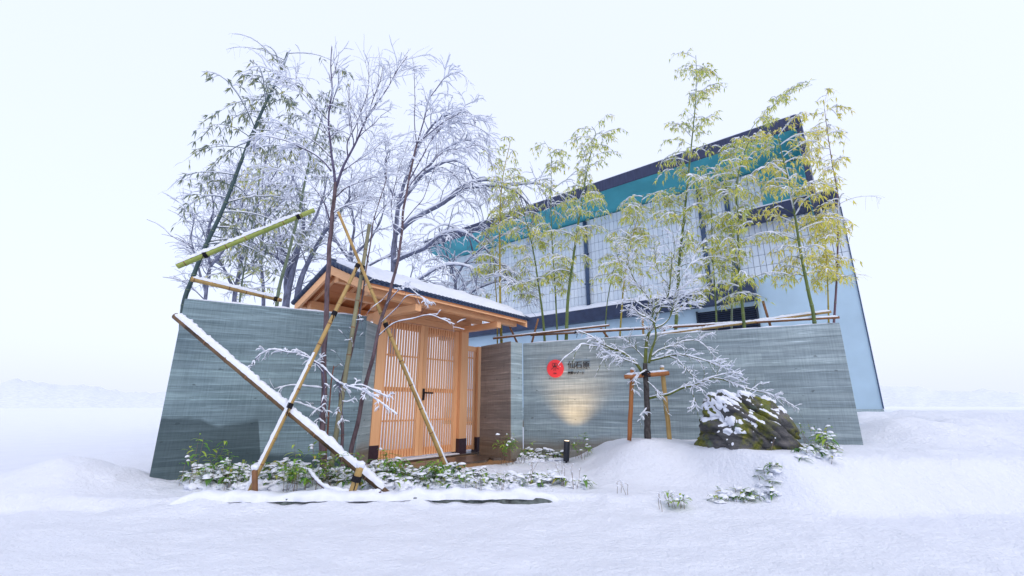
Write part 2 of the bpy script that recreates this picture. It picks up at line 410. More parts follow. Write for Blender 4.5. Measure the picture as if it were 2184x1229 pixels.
def ground_z(x, y, detail=True):
    z = 0.02
    # the bank rises to the right and swells into the tree mound
    y0 = 4.85 - 0.78 * sstep(1.9, 2.8, x)
    z += 0.35 * sstep(0.75, 1.75, x) * sstep(y0, y0 + 0.95 - 0.38 * sstep(1.9, 2.7, x), y)
    d = math.hypot((x - MOUND_C[0]) / 0.95, (y - MOUND_C[1]) / 0.7)
    z += 0.075 * (1 - sstep(0.0, 1.0, d))
    z += 0.02 * (1 - sstep(0.35, 1.0, math.hypot((x - 2.65) / 1.0, (y - 4.85) / 0.75)))
    z += 0.28 * (1 - sstep(0.0, 1.0, math.hypot((x + 4.75) / 1.1, (y - 5.0) / 0.9)))
    z += 0.30 * sstep(4.2, 5.6, x) * sstep(5.0, 6.6, y) * (1 - sstep(20, 60, y)) * (1 - sstep(20, 60, x)) * (1 + 0.5 * fbm(x * .6, y * .6, 2))
    # driveway slopes down to the road, the planted strip ends at the kerb
    ky = kerb_y(x)
    if x < KERB_B[0] + 0.02: drop = 1 - sstep(ky - 0.06, ky + 0.0, y)
    else:
        w = sstep(KERB_B[0], KERB_B[0] + 0.7, x)
        drop = (1 - sstep(ky - 0.16 - 0.55 * w, ky - 0.02 + 0.25 * w, y))
    z -= 0.085 * drop
    if -3.6 < x < 1.4: z += drop * ((0.048 + 0.05 * fbm(x * 2.3, y * 2.5, 5.0)) * sstep(ky - 0.50, ky - 0.06, y) * (1 - 0.55 * sstep(-1.1, -0.3, x) * (1 - sstep(0.5, 0.9, x))))
    if detail:
        if -6 < x < 8 and 1.0 < y < 10:
            z += 0.020 * fbm(x * 1.6, y * 1.6, 3.1) + 0.011 * fbm(x * 5, y * 6, 1.7)
            z += 0.030 * max(0, fbm(x * 3.2, y * 3.2, 8.0)) * sstep(ky - 0.1, ky + 0.2, y) * (1 - sstep(5.3, 6.0, y)) * (1 - sstep(0.4, 1.2, x))
        z += 0.0
    if -2.8 < x < 0.7 and 5.0 < y < 8.8:
        dp = in_path(x, y)
        z = z * (1 - sstep(-0.06, 0.10, dp)) + (-0.06) * sstep(-0.06, 0.10, dp)
    return z
def axis(fine0, fine1, step, lo, hi):
    a = list(np.arange(fine0, fine1, step)); g = step
    x = fine1
    while x < hi: a.append(x); g *= 1.35; x += g
    a.append(hi); x = fine0; g = step; b = []
    while x > lo: g *= 1.35; x -= g; b.append(max(x, lo))
    return np.array(sorted(set(b + a)))
xs = axis(-5.0, 6.4, 0.04, -900, 900); ys = axis(2.6, 9.4, 0.04, -60, 2000)
V = np.zeros((len(ys), len(xs), 3))
for j, y in enumerate(ys):
    for i, x in enumerate(xs): V[j, i] = (x, y, ground_z(x, y))
I = np.arange(len(ys) * len(xs)).reshape(len(ys), len(xs))
mb = MB(); mb.add(V, np.stack([I[:-1, :-1], I[:-1, 1:], I[1:, 1:], I[1:, :-1]], -1).reshape(-1, 4))
mb.build('ground', M['snow_ground'], kind='structure')

mh, nth, bh = mat_new('hazed_snowy_woods', 0.9, 0.1)  # pale tones stand in for haze over the snowy woods
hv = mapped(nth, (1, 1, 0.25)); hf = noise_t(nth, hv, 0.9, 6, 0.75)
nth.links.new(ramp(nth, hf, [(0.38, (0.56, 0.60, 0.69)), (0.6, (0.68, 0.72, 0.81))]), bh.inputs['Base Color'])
mb = MB(); NA, NR = 420, 12; VV = np.zeros((NA + 1, NR + 1, 3))
for i in range(NA + 1):
    a = R(-80 + 160 * i / NA)
    for j in range(NR + 1):
        d = 170 + 18 * j; h = (7.5 + 5.5 * fbm(math.sin(a) * 4, math.cos(a) * 4, 1.0) + 1.6 * fbm(a * 60, j, 2) + 0.9 * nz(a * 300, j, 3)) * math.sin(math.pi * 0.5 * min(1, j / 5))
        VV[i, j] = (math.sin(a) * d, math.cos(a) * d, max(0, h) - 0.6)
II = np.arange((NA + 1) * (NR + 1)).reshape(NA + 1, NR + 1)
mb.add(VV, np.stack([II[:-1, :-1], II[:-1, 1:], II[1:, 1:], II[1:, :-1]], -1).reshape(-1, 4)); mb.build('hills', mh, kind='structure')

# bare wet strip in front of the gate, with flagstones
mb = MB(); pc = np.mean(PATH_POLY, axis=0)
cx = [(*(pc + (np.array(p) - pc) * 1.12), 0.0) for p in PATH_POLY]
ring2 = [(*(pc + (np.array(p) - pc) * 0.6), 0.004) for p in PATH_POLY]
n_ = len(cx)
mb.add(cx + ring2 + [(pc[0], pc[1], 0.006)], [[i, (i + 1) % n_, n_ + (i + 1) % n_, n_ + i] for i in range(n_)], [[n_ + i, n_ + (i + 1) % n_, 2 * n_] for i in range(n_)])
for v in mb.V: v[:, 2] -= 0.022
path = mb.build('path', M['gravel'], kind='structure')
rng = random.Random(5)
def flagstone(poly, z0, h):
    m2 = MB(); P = [G(u, v, z0) for u, v in poly]; k = len(P)
    c = np.mean(P, axis=0); dense = []
    for i in range(k):
        for t in (0, .33, .66):
            q = P[i] * (1 - t) + P[(i + 1) % k] * t; q = q + np.array([rng.uniform(-.014, .014), rng.uniform(-.014, .014), 0]); dense.append(q)
    k = len(dense); top = [q + (c - q) * 0.03 + np.array([0, 0, h + rng.uniform(-.006, .006)]) for q in dense]
    bot = [q - np.array([0, 0, 0.04]) for q in dense]
    m2.add(bot + top + [c + np.array([0, 0, h])], [[i, (i + 1) % k, k + (i + 1) % k, k + i] for i in range(k)], [[k + i, k + (i + 1) % k, 2 * k] for i in range(k)])
    m2.build('flagstone', M['stone_dark'], path, smooth=False)
for poly in (((795, 1004), (862, 991), (880, 1000), (868, 1012), (810, 1019)), ((868, 990), (940, 980), (952, 990), (930, 998), (884, 1001)),
             ((948, 979), (1010, 973), (1048, 974), (1040, 984), (962, 990)), ((1014, 970), (1070, 965), (1090, 970), (1076, 979), (1052, 980)),
             ((780, 1010), (800, 1008), (812, 1020), (800, 1028), (776, 1024)), ((884, 1004), (925, 1001), (940, 1008), (905, 1016), (876, 1014)),
             ((1082, 974), (1102, 972), (1112, 980), (1096, 984))):
    flagstone(poly, 0.0, 0.012)

# ------------------------------------------------------------------ concrete walls (local x along the wall, y into it)
def wall_thing(label, p0, p1, top, thick, mat, snow=0.0, z0=-0.25, seams=()):
    d = np.array(p1) - np.array(p0); L = float(np.hypot(d[0], d[1])); rz = math.atan2(d[1], d[0])
    t = thing('concrete_wall', label, 'wall', (p0[0], p0[1], 0), rz)
    m2 = MB(); nx = max(2, int(L / 0.25))
    m2.box((0, 0, z0), (L, thick, top)); m2.build('wall_body', mat, t, smooth=False, bevel=0.006)
    for s in seams:      # recessed formwork joint shown as a thin shadow gap strip
        m3 = MB(); m3.box((s - 0.004, -0.003, 0.02), (s + 0.004, 0.001, top - 0.02)); m3.build('panel_joint', M['grout'], t, smooth=False)
    if snow:
        m2 = MB(); N = int(L / 0.05); prof = [(0.012, 0.0), (0.006, 0.55), (0.05, 0.95), (thick / 2, 1.05), (thick - 0.05, 0.95), (thick - 0.006, 0.55), (thick - 0.012, 0.0)]
        VV = np.zeros((N + 1, len(prof), 3))
        for i in range(N + 1):
            x = L * i / N; e = min(1, i / 3, (N - i) / 3); h = snow * (0.75 + 0.7 * fbm(x * 3, p0[0], 2.0)) * e + 0.003
            for j, (y, f) in enumerate(prof): VV[i, j] = (min(max(x, .01), L - .01), y + 0.012 * nz(x * 9, j * .5, 1) * (f > 0), top - 0.002 + max(0.002, h) * f)
        II = np.arange((N + 1) * len(prof)).reshape(N + 1, len(prof))
        m2.add(VV, np.stack([II[:-1, :-1], II[1:, :-1], II[1:, 1:], II[:-1, 1:]], -1).reshape(-1, 4)); m2.build('snow_cap', M['snow'], t)
    return t
wall_thing('long grey board-marked concrete wall with a dark damp patch, left of the wooden gate', LW0, LW1, 2.125, 0.2, M['concrete_left'], 0.03)
# pale stub between the left wall and the gate post
stub0 = LW1 + np.array([0.01, 0.012, 0]); stub1 = gate_pt(-0.035, 0.10, 0)
wall_thing('narrow pale concrete wall end touching the left gate post', stub0, stub1, 2.06, 0.14, M['concrete_light'], 0.0)
BR0, BR1 = G(1022, 971), G(1088.5, 981)
PI1 = G(1115.5, 977.5); bd = (BR1 - BR0) / np.linalg.norm(BR1 - BR0); bn = np.array([bd[1], -bd[0], 0])       # bn faces the gate side
if bn.dot(G0 - BR0) < 0: bn = -bn
pier = thing('concrete_wall', 'stepped concrete pier with a side coloured in warm brown shade and a pale end, between gate and long right wall', 'wall', tuple(BR0), math.atan2(bd[1], bd[0]))
def pier_prism(name, pts, mat, top, bev=0.004):
    m2 = MB(); Mi = pier_inv; P = [Mi @ Vector((p[0], p[1], 0)) for p in pts]; k = len(P)
    m2.add([(p.x, p.y, -0.25) for p in P] + [(p.x, p.y, top) for p in P], [[0, 1, 2, 3][::-1], [4, 5, 6, 7]] + [[a, (a + 1) % k, k + (a + 1) % k, k + a] for a in range(k)])
    return m2.build(name, mat, pier, smooth=False, bevel=bev)
bpy.context.view_layer.update(); pier_inv = pier.matrix_world.inverted()
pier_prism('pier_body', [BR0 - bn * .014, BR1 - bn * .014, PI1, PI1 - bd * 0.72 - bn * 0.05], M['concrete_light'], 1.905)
pier_prism('shaded_side', [BR0, BR1, BR1 - bn * 0.012, BR0 - bn * 0.012], M['concrete_shaded'], 1.907, 0.002)  # thin slab carrying the coloured-in shade of this side
wall_thing('long grey concrete wall carrying the round red sign, right of the gate', RW0, RW1, 1.905, 0.2, M['concrete_right'], 0.022, seams=())

# ------------------------------------------------------------------ wooden gate (local x along, y out of the front, z up)
gate = thing('roofed_gate', 'roofed wooden lattice gate of pale orange cypress with snow on its roof', 'gate', tuple(G0), 0)
gate.matrix_world = Matrix(((DG[0], -DG[1], 0, G0[0]), (DG[1], DG[0], 0, G0[1]), (0, 0, 1, 0), (0, 0, 0, 1)))   # local +y is behind the gate
def gbox(name, mat, s0, s1, n0, n1, z0, z1, parent=None, bev=0.004):
    m2 = MB(); m2.box((s0, -n1, z0), (s1, -n0, z1)); return m2.build(name, mat, parent or gate, smooth=False, bevel=bev)
for s0, s1 in ((-0.02, 0.135), (1.80, 1.985)):
    p = gbox('gate_post', M['wood_up'], s0, s1, -0.09, 0.09, 0.0, 2.30)
    gbox('post_shoe', M['shoe'], s0 - 0.004, s1 + 0.004, -0.094, 0.094, -0.03, 0.27, p)
gbox('lintel', M['wood_along'], -0.10, 2.06, -0.075, 0.075, 2.302, 2.40)
gbox('lintel', M['wood_along'], 0.137, 1.798, -0.055, 0.06, 2.20, 2.30)
gbox('threshold', M['stone_dark'], 0.0, 2.44, -0.16, 0.14, -0.08, 0.012)
gbox('threshold_snow', M['snow'], 0.14, 1.79, 0.0, 0.135, 0.0115, 0.03, bev=0.008)
SLAT = MB(); SLAT.box((-0.0118, -0.0245, 0.0), (0.0118, 0.0, 1.0)); SLAT_ME = SLAT.mesh('slat', M['wood_up'], False)
def slats(parent, s0, s1, count, z0, z1, n, dep=1.0):
    for i in range(count):
        s = s0 + (s1 - s0) * (i + 0.5) / count
        o = link('slat', SLAT_ME, parent); o.location = (s, -n, z0); o.scale = (1, dep, z1 - z0)
def door_leaf(s0, s1, count, sl0, sl1, handle):
    dl = gbox('door_leaf', M['wood_up'], s0, sl0, -0.035, 0.02, 0.05, 2.195)          # hanging stile is the leaf's own mesh
    gbox('stile', M['wood_up'], sl1, s1, -0.035, 0.02, 0.05, 2.195, dl)
    for z0, z1 in ((2.07, 2.19), (1.622, 1.648), (1.06, 1.13), (0.595, 0.621), (0.055, 0.175)):
        gbox('rail', M['wood_along'], sl0 + 0.002, sl1 - 0.002, -0.03, -0.004, z0, z1, dl)
    slats(dl, sl0 + 0.004, sl1 - 0.004, count, 0.055, 2.185, -0.002)
    if handle:
        m2 = MB(); m2.box((s0 + 0.012, -0.035, 0.93), (s0 + 0.055, -0.021, 1.12)); m2.box((s0 + 0.02, -0.07, 1.035), (s0 + 0.047, -0.035, 1.062))
        m2.box((s0 + 0.02, -0.082, 1.035), (s0 + 0.20, -0.07, 1.062)); m2.build('door_handle', M['iron'], dl, smooth=False, bevel=0.002)
door_leaf(0.137, 0.955, 13, 0.165, 0.875, False)
door_leaf(0.960, 1.796, 12, 1.045, 1.715, True)
pn = gbox('lattice_panel', M['wood_along'], 1.99, 2.285, -0.03, 0.02, 1.86, 1.955)
gbox('stile', M['wood_up'], 2.245, 2.284, -0.03, 0.012, 0.05, 1.858, pn); gbox('stile', M['wood_up'], 1.99, 2.02, -0.03, 0.012, 0.05, 1.858, pn)
for z0, z1 in ((1.72, 1.745), (1.115, 1.14), (0.52, 0.545), (0.06, 0.13)): gbox('rail', M['wood_along'], 2.022, 2.243, -0.03, -0.006, z0, z1, pn)
slats(pn, 2.022, 2.243, 4, 0.06, 1.855, 0.0, 0.8)
pp = gbox('end_post', M['wood_up'], 2.288, 2.43, -0.07, 0.07, 0.0, 1.96); gbox('post_shoe', M['shoe'], 2.284, 2.434, -0.074, 0.074, -0.03, 0.27, pp)
# roof timbers
RS0, RS1, RN, RZ, RSL = -0.87, 2.62, 1.04, 2.83, 0.43        # gable ends, half span, ridge underside height, slope
def rz_under(n): return RZ - RSL * abs(n)
for s in (0.06, 1.895):
    gbox('bracket_arm', M['wood_across'], s - 0.055, s + 0.055, -0.93, 0.93, 2.19, 2.298 - 0.004 if False else 2.296)
    gbox('king_post', M['wood_up'], s - 0.05, s + 0.05, -0.05, 0.05, 2.402, 2.62)
for n in (-0.80, 0.80): gbox('purlin', M['wood_along'], -0.74, 2.50, n - 0.055, n + 0.055, 2.298, 2.455)
gbox('ridge_beam', M['wood_along'], -0.76, 2.52, -0.055, 0.055, 2.622, 2.775)
gbox('tie_beam', M['wood_along'], -0.62, 2.40, -0.05, 0.05, 2.404, 2.50)
def slope_slab(name, mat, s0, s1, n0, n1, t0, t1, parent=None, bev=0.003, smooth=False):
    """slab following one roof slope between n0 and n1 (same sign), t0..t1 above the soffit line"""
    m2 = MB(); c = []
    for t in (t0, t1):
        for s, n in ((s0, n0), (s1, n0), (s1, n1), (s0, n1)): c.append((s, -n, rz_under(n) + t))
    m2.hexa(c); return m2.build(name, mat, parent or gate, smooth=smooth, bevel=bev)
for sg in (1, -1):
    for k in range(9):
        s = -0.68 + k * 0.4125
        slope_slab('rafter', M['wood_across'], s - 0.024, s + 0.024, sg * 0.055, sg * 0.96, -0.052, -0.002)
    for k in range(6):
        n0 = 0.004 + k * 0.172
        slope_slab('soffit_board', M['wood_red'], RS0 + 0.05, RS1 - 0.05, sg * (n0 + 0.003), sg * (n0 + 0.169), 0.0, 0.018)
    slope_slab('eave_board', M['wood_along'], RS0 + 0.03, RS1 - 0.03, sg * 0.965, sg * 1.02, -0.035, 0.02)
    for s0, s1 in ((RS0 + 0.005, RS0 + 0.045), (RS1 - 0.045, RS1 - 0.005)):
        slope_slab('bargeboard', M['wood_across'], s0, s1, sg * 0.003, sg * 1.02, -0.11, 0.018)
    deck = slope_slab('roof_deck', M['roof_dark'], RS0, RS1, sg * 0.001, sg * RN, 0.022, 0.062, smooth=False)
    # row of tile ends along the eave and lapped courses up the slope
    m2 = MB()
    for k in range(44):
        s = RS0 + 0.04 + k * (RS1 - RS0 - 0.08) / 43
        for n0, n1, lift in ((0.80, 1.055, 0.0), (0.55, 0.81, 0.0), (0.3, 0.56, 0.0), (0.04, 0.31, 0.0)):
            P = [(s, -sg * n1, rz_under(n1) + 0.068), (s, -sg * n0, rz_under(n0) + 0.078)]
            m2.tube(P, [0.026, 0.024], 6, True)
    m2.build('roof_tiles', M['roof_dark'], deck, kind='stuff')
    # verge tiles down the gable edges
    for s in (RS0, RS1):
        m2 = MB()
        for k in range(9):
            n0 = 0.02 + k * 0.115
            P = [(s, -sg * (n0 + 0.125), rz_under(n0 + 0.125) + 0.062), (s, -sg * n0, rz_under(n0) + 0.072)]; m2.tube(P, [0.042, 0.036], 7, True)
        m2.build('verge_tiles', M['roof_dark'], deck)
    # snow blanket
    m2 = MB(); NS, NN = 90, 26; VV = np.zeros((NS + 1, NN + 1, 3))
    for i in range(NS + 1):
        for j in range(NN + 1):
            a = i / NS; bq = j / NN
            s = RS0 + 0.035 + (RS1 - RS0 - 0.07) * a; n = (RN - 0.012) * bq
            ed = min(1, (min(a, 1 - a) * (RS1 - RS0)) / 0.07) ** 0.5; en = min(1, ((1 - bq) * RN) / 0.06) ** 0.5
            h = 0.085 * ed * en * (1 + 0.35 * fbm(s * 2.5, n * 2.5, 4 + sg)) + 0.008 * fbm(s * 11, n * 11, sg) * ed * en
            VV[i, j] = (s, -sg * n, rz_under(n) + 0.075 + max(0.0, h) + 0.012 * ed)
    II = np.arange((NS + 1) * (NN + 1)).reshape(NS + 1, NN + 1)
    m2.add(VV, np.stack([II[:-1, :-1], II[1:, :-1], II[1:, 1:], II[:-1, 1:]], -1).reshape(-1, 4)); m2.build('roof_snow', M['snow'], gate)
m2 = MB(); m2.tube([(RS0 - .005, 0, RZ + 0.085), (RS1 + .005, 0, RZ + 0.085)], 0.05, 8, True); m2.build('ridge_tile', M['roof_dark'], gate)

# ------------------------------------------------------------------ museum-like building behind (local x towards the viewer's right, y to the back)
B0 = W(1250, 657, 16.0); BX = np.array([math.sin(R(51.5)), -math.cos(R(51.5)), 0])
bld = thing('tiled_building', 'large pale blue tiled building with deep teal eaves and navy fascia', 'building')
bld.matrix_world = Matrix(((BX[0], -BX[1], 0, B0[0]), (BX[1], BX[0], 0, B0[1]), (0, 0, 1, 0), (0, 0, 0, 1)))
def bloc(u, v, off=0.0):
    p0 = B0 + np.array([-BX[1], BX[0], 0]) * off
    p = PL(u, v, p0, BX); q = p - B0; return float(q.dot(BX)), float(p[2])
def bbox(name, mat, x0, x1, y0, y1, z0, z1, parent=None, bev=0.0):
    m2 = MB(); m2.box((x0, y0, z0), (x1, y1, z1)); return m2.build(name, mat, parent or bld, smooth=False, bevel=bev)
XL = bloc(958.5, 600)[0]; XR = bloc(1791, 440)[0]; XF = bloc(1697, 250, -1.25)[0]      # left corner, right end, fin
E_O = 1.25
ZF1 = bloc(1480, 319, -E_O)[1]; ZF0 = bloc(1480, 344, -E_O)[1]; ZW = 4.50 + 0.335 * round((bloc(1300, 449)[1] - 4.50) / 0.335)
XTIP = bloc(906, 514, -E_O)[0]
Z_T = 4.50                                                    # foot of the tiled field
XS = bloc(1606, 597, -0.3)[0]
XWR = bloc(1622, 400)[0]
ZC = bloc(1673, 452, -0.5)[1]                                   # lower canopy on the right
bbox('plinth_wall', M['plaster'], XL + 0.05, XR, 0.0, 6.0, -0.2, Z_T)
bbox('plinth', M['concrete_light'], XL, XR + 0.02, -0.025, -0.002, -0.2, 0.75)
bbox('corner_trim', M['pipe'], XR + 0.002, XR + 0.03, -0.02, 0.10, 0.76, ZC - 0.03)
bbox('upper_wall', M['grout'], XL, XF - 0.02, 0.06, 6.0, Z_T, ZW)
bbox('right_wall', M['grout'], XF, XR, 0.06, 6.0, Z_T, ZC + 0.1)
# tiles
TW, TH, GAP = 0.163, 0.335, 0.012
def tile_cells():
    out = []; nx = int((XR - XL) / TW)
    for i in range(nx):
        x = XL + i * TW
        top = ZW if x + TW < XF else ZC
        r = 0
        while Z_T + (r + 1) * TH < top + 0.05: out.append((x, Z_T + r * TH)); r += 1
    return out
cells = tile_cells(); cells.sort(key=lambda c: -c[0])
tm = MB(); tm.box((GAP / 2, 0.0, GAP / 2), (TW - GAP / 2, 0.058, TH - GAP / 2)); TILE_ME = tm.mesh('wall_tile', M['tile'], False)
for x, z in cells[:300]:
    o = link('wall_tile', TILE_ME, bld); o.location = (x, 0.002 * ((x * 7.3 + z * 3.1) % 1), z)
tm = MB()
for x, z in cells[300:]: tm.box((x + GAP / 2, 0.0, z + GAP / 2), (x + TW - GAP / 2, 0.058, z + TH - GAP / 2))
tm.build('wall_tiles', M['tile'], bld, smooth=False, kind='stuff')
# eaves: sloping teal soffit, navy fascia, fin on the right end
m2 = MB(); y0 = -E_O + 0.02
m2.hexa([(XTIP + .02, y0, ZF0 + .02), (XF - .05, y0, ZF0 + .02), (XF - .05, 6.2, ZW + 0.02), (XTIP + .02, 6.2, ZW + 0.02), (XTIP + .02, y0, ZF1 - .02), (XF - .05, y0, ZF1 - .02), (XF - .05, 6.2, ZF1 - 0.1), (XTIP + .02, 6.2, ZF1 - 0.1)])
for v in m2.V: pass
m2 = MB()
m2.hexa([(XTIP + .02, y0, ZF0 + .02), (XF - .05, y0, ZF0 + .02), (XF - .05, 0.2, ZW + 0.01), (XTIP + .02, 0.2, ZW + 0.01), (XTIP + .02, y0, ZF1 - .02), (XF - .05, y0, ZF1 - .02), (XF - .05, 0.2, ZF1 - 0.05), (XTIP + .02, 0.2, ZF1 - 0.05)])
m2.build('soffit', M['teal'], bld, smooth=False)
bbox('roof_slab', M['navy'], XTIP + 0.02, XF, 0.21, 6.2, ZW + 0.02, ZF1 - 0.04)
fz = bbox('fascia', M['navy'], XTIP, XF + 0.02, -E_O - 0.03, -E_O + 0.015, ZF0, ZF1)
bbox('fascia_snow', M['snow'], XTIP + 0.02, XF, -E_O, 0.8, ZF1 + 0.002, ZF1 + 0.035, fz)
ZB = bloc(1733, 428, -E_O)[1]
bbox('end_fin', M['navy'], XF - 0.03, XF + 0.10, -E_O + 0.02, 0.4, ZB, ZF1 - 0.03)
bbox('fin_lining', M['teal'], XF - 0.06, XF - 0.035, -E_O + 0.05, 0.0, ZB + 0.02, ZF0 + 0.01)
bbox('reveal_panel', M['teal'], XWR, XF - 0.062, -0.03, -0.004, ZC + 0.12, ZW - 0.01)
xc0 = bloc(1562, 457, -0.55)[0]
cn = bbox('canopy', M['navy'], xc0, XR + 0.02, -0.55, -0.032, ZC - 0.02, ZC + 0.30, bev=0.01)
bbox('canopy_snow', M['snow'], xc0 + 0.03, XR, -0.53, -0.035, ZC + 0.302, ZC + 0.345, cn, bev=0.01)
# skirt roof band with a snow covered slope
zs1 = bloc(1250, 655, -0.3)[1]; zs0 = bloc(1250, 690, -0.3)[1] + 0.08
m2 = MB(); m2.hexa([(XL - .2, -0.30, zs0), (XS, -0.30, zs0), (XS, -0.003, zs0), (XL - .2, -0.003, zs0), (XL - .2, -0.30, zs1 - .08), (XS, -0.30, zs1 - .08), (XS, -0.003, zs1 + .16), (XL - .2, -0.003, zs1 + .16)])
sk = m2.build('skirt_roof', M['skirt'], bld, smooth=False, bevel=0.012)
m2 = MB(); xe = bloc(1490, 615, -0.3)[0]
N = 120; VV = np.zeros((N + 1, 5, 3))
for i in range(N + 1):
    x = XL - .15 + (xe - XL + .15) * i / N; h = 0.05 * (0.9 + 0.8 * fbm(x * 1.5, 0, 2)) * min(1, (N - i) / 14)
    for j, (t, f) in enumerate(((0.04, 0), (0.08, .8), (0.35, 1), (0.8, .8), (0.97, 0))): VV[i, j] = (x, -0.30 + 0.297 * t, zs1 - .08 + .24 * t + max(0.003, h) * f)
II = np.arange((N + 1) * 5).reshape(N + 1, 5); m2.add(VV, np.stack([II[:-1, :-1], II[1:, :-1], II[1:, 1:], II[:-1, 1:]], -1).reshape(-1, 4))
m2.build('skirt_snow', M['snow'], sk)
for (u, v) in ((1253, 560), (1493, 430), (1560, 500)):
    x = bloc(u, v)[0]; m2 = MB(); m2.tube([(x, -0.07, zs1 + 0.1), (x, -0.07, ZW - 0.05)], 0.075, 10, True); dp = m2.build('downpipe', M['pipe'], bld)
    m2 = MB()
    for zz in np.arange(zs1 + 0.9, ZW - 0.4, 1.2): m2.box((x - 0.09, -0.15, zz), (x + 0.09, 0.0, zz + 0.05))
    m2.build('pipe_clip', M['pipe'], dp, smooth=False)
xa, za = bloc(1486, 665, -0.03); xb, zb = bloc(1614, 652, -0.03); zc_ = bloc(1614, 706, -0.03)[1]
lv = bbox('louver', M['louver'], xa, xb, -0.02, -0.002, zc_ - .1, zb)
k = 0
for zz in np.arange(zc_ - .08, zb - 0.03, 0.062):
    m2 = MB(); m2.hexa([(xa + .03, -0.075, zz), (xb - .03, -0.075, zz), (xb - .03, -0.022, zz + .03), (xa + .03, -0.022, zz + .03), (xa + .03, -0.075, zz + .008), (xb - .03, -0.075, zz + .008), (xb - .03, -0.022, zz + .04), (xa + .03, -0.022, zz + .04)])
    m2.build('louver_blade', M['skirt'], lv, smooth=False)
for x0, x1 in ((xa - .02, xa + .028), (xb - .028, xb + .02)): bbox('louver_frame', M['louver'], x0, x1, -0.085, -0.001, zc_ - .1, zb + .03, lv)

# ------------------------------------------------------------------ woody growth: limbs, twigs and the snow lying on them
def keep(p, r):
    u, v = proj(p)
    pr = sstep(362, 400, u) * (1 - sstep(1785, 1815, u)) * sstep(85, 150, v)
    return r.random() < pr
def lay_snow(ms, P, rad, amt, r, k=5):
    d = np.gradient(P, axis=0); d /= (np.linalg.norm(d, axis=1, keepdims=True) + 1e-9)
    hz = np.clip((np.sqrt(d[:, 0] ** 2 + d[:, 1] ** 2) - 0.35) / 0.5, 0, 1)
    lump = np.array([r.uniform(0.55, 1.3) for _ in P])
    Rs = amt * hz * lump + 0.25 * rad * hz
    Rs[-1] *= 0.5; Rs[0] *= 0.6
    if Rs.max() < 0.35 * amt: return
    Rs = np.maximum(Rs, 0.0006)
    Q = P.copy(); Q[:, 2] += rad * 0.6 + Rs * 0.45 * hz
    ms.tube(Q, Rs, k)
def twigs(r, mw, ms, P, rad, lvl, c):
    seg = np.linalg.norm(np.diff(P, axis=0), axis=1); L = seg.sum()
    if L < 0.02: return
    cum = np.concatenate([[0], np.cumsum(seg)]) / L
    n = max(1, int(c['n'] * L * (1.6 if lvl < c['lv'] else 1.0) + r.random()))
    for _ in range(n):
        t = c['t0'] + (1 - c['t0']) * r.random() if lvl == c['lv'] else r.uniform(0.15, 1.0)
        i = min(len(P) - 2, int(np.searchsorted(cum, t)) - 1); i = max(i, 0)
        f = (t - cum[i]) / max(1e-6, cum[i + 1] - cum[i]); p = P[i] * (1 - f) + P[i + 1] * f
        if not keep(p, r): continue
        T = P[i + 1] - P[i]; T = T / (np.linalg.norm(T) + 1e-9)
        N = np.array([r.gauss(0, 1), r.gauss(0, 1), r.gauss(0, 0.7)]); N -= T * N.dot(T); N /= (np.linalg.norm(N) + 1e-9)
        a = r.uniform(*c['ang']); d = T * math.cos(a) + N * math.sin(a); d[2] += c['up']; d /= np.linalg.norm(d)
        ln = r.uniform(*c['len']) * (c['shrink'] ** (c['lv'] - lvl)) * (1.15 - 0.5 * t); m = c['seg'] if lvl == c['lv'] else max(3, c['seg'] - 2)
        q = [p]; st = ln / m
        for k_ in range(m):
            d = d + np.array([r.gauss(0, 1), r.gauss(0, 1), r.gauss(0, 1)]) * c['wob'] + np.array([0, 0, -c['droop'] * (k_ + 1) / m]); d /= np.linalg.norm(d)
            q.append(q[-1] + d * st)
        q = np.array(q); ra = float(np.interp(t, cum, rad)); r0 = max(c['rmin'], min(ra * 0.62, c['rmax'] * (0.6 ** (c['lv'] - lvl))))
        rr = np.linspace(r0, max(c['rmin'] * 0.6, r0 * 0.35), m + 1)
        mw.tube(q, rr, 4)
        if c['snow'] > 0 and r.random() < c['cover']: lay_snow(ms, q, rr, c['snow'] * (0.8 ** (c['lv'] - lvl)), r)
        if lvl > 1: twigs(r, mw, ms, q, rr, lvl - 1, c)
BASE_CFG = dict(n=5, t0=0.25, lv=2, ang=(0.45, 1.1), up=0.15, len=(0.25, 0.6), shrink=0.5, seg=6, wob=0.13, droop=0.12, rmin=0.0018, rmax=0.008, snow=0.008, cover=0.75)
def cfg(**k): d = dict(BASE_CFG); d.update(k); return d
def tree(name, label, cat, base, limbs, mat, seed, snow_amt=0.012, group=None, trunk_name='trunk', trunk_n=1, trunk_mat=None):
    """limbs: list of (pixel path [(u,v,Y)...], r0, r1, cfg or None); the first trunk_n are the trunk"""
    r = random.Random(seed); t = thing(name, label, cat, tuple(base), 0, group)
    mt, mw, ms = LMB(base), LMB(base), LMB(base)
    for k, (pth, r0, r1, c) in enumerate(limbs):
        P = smooth_path([W(*q) for q in pth], 6); tt = np.linspace(0, 1, len(P)); rad = r0 + (r1 - r0) * tt ** 0.8
        wob = np.array([[nz(p[0] * 5, p[1] * 5, p[2] * 3 + k), nz(p[0] * 5, p[1] * 5, p[2] * 3 + 9 + k), 0] for p in P]) * min(0.02, r0 * 0.9)
        P = P + wob
        rad_v = rad * (1 + 0.12 * np.array([nz(i * 0.9, seed, k) for i in range(len(P))]))
        (mt if k < trunk_n else mw).tube(P, rad_v, 9 if r0 > 0.015 else 6, True)
        lay_snow(ms, P, rad, snow_amt, r, 6)
        if c: twigs(r, mw, ms, P, rad, c['lv'], c)
    mt.build(trunk_name, trunk_mat or mat, t)
    if mw.n: mw.build('branches', mat, t, kind='stuff')
    if ms.n: ms.build('snow', M['snow'], t, kind='stuff')
    return t

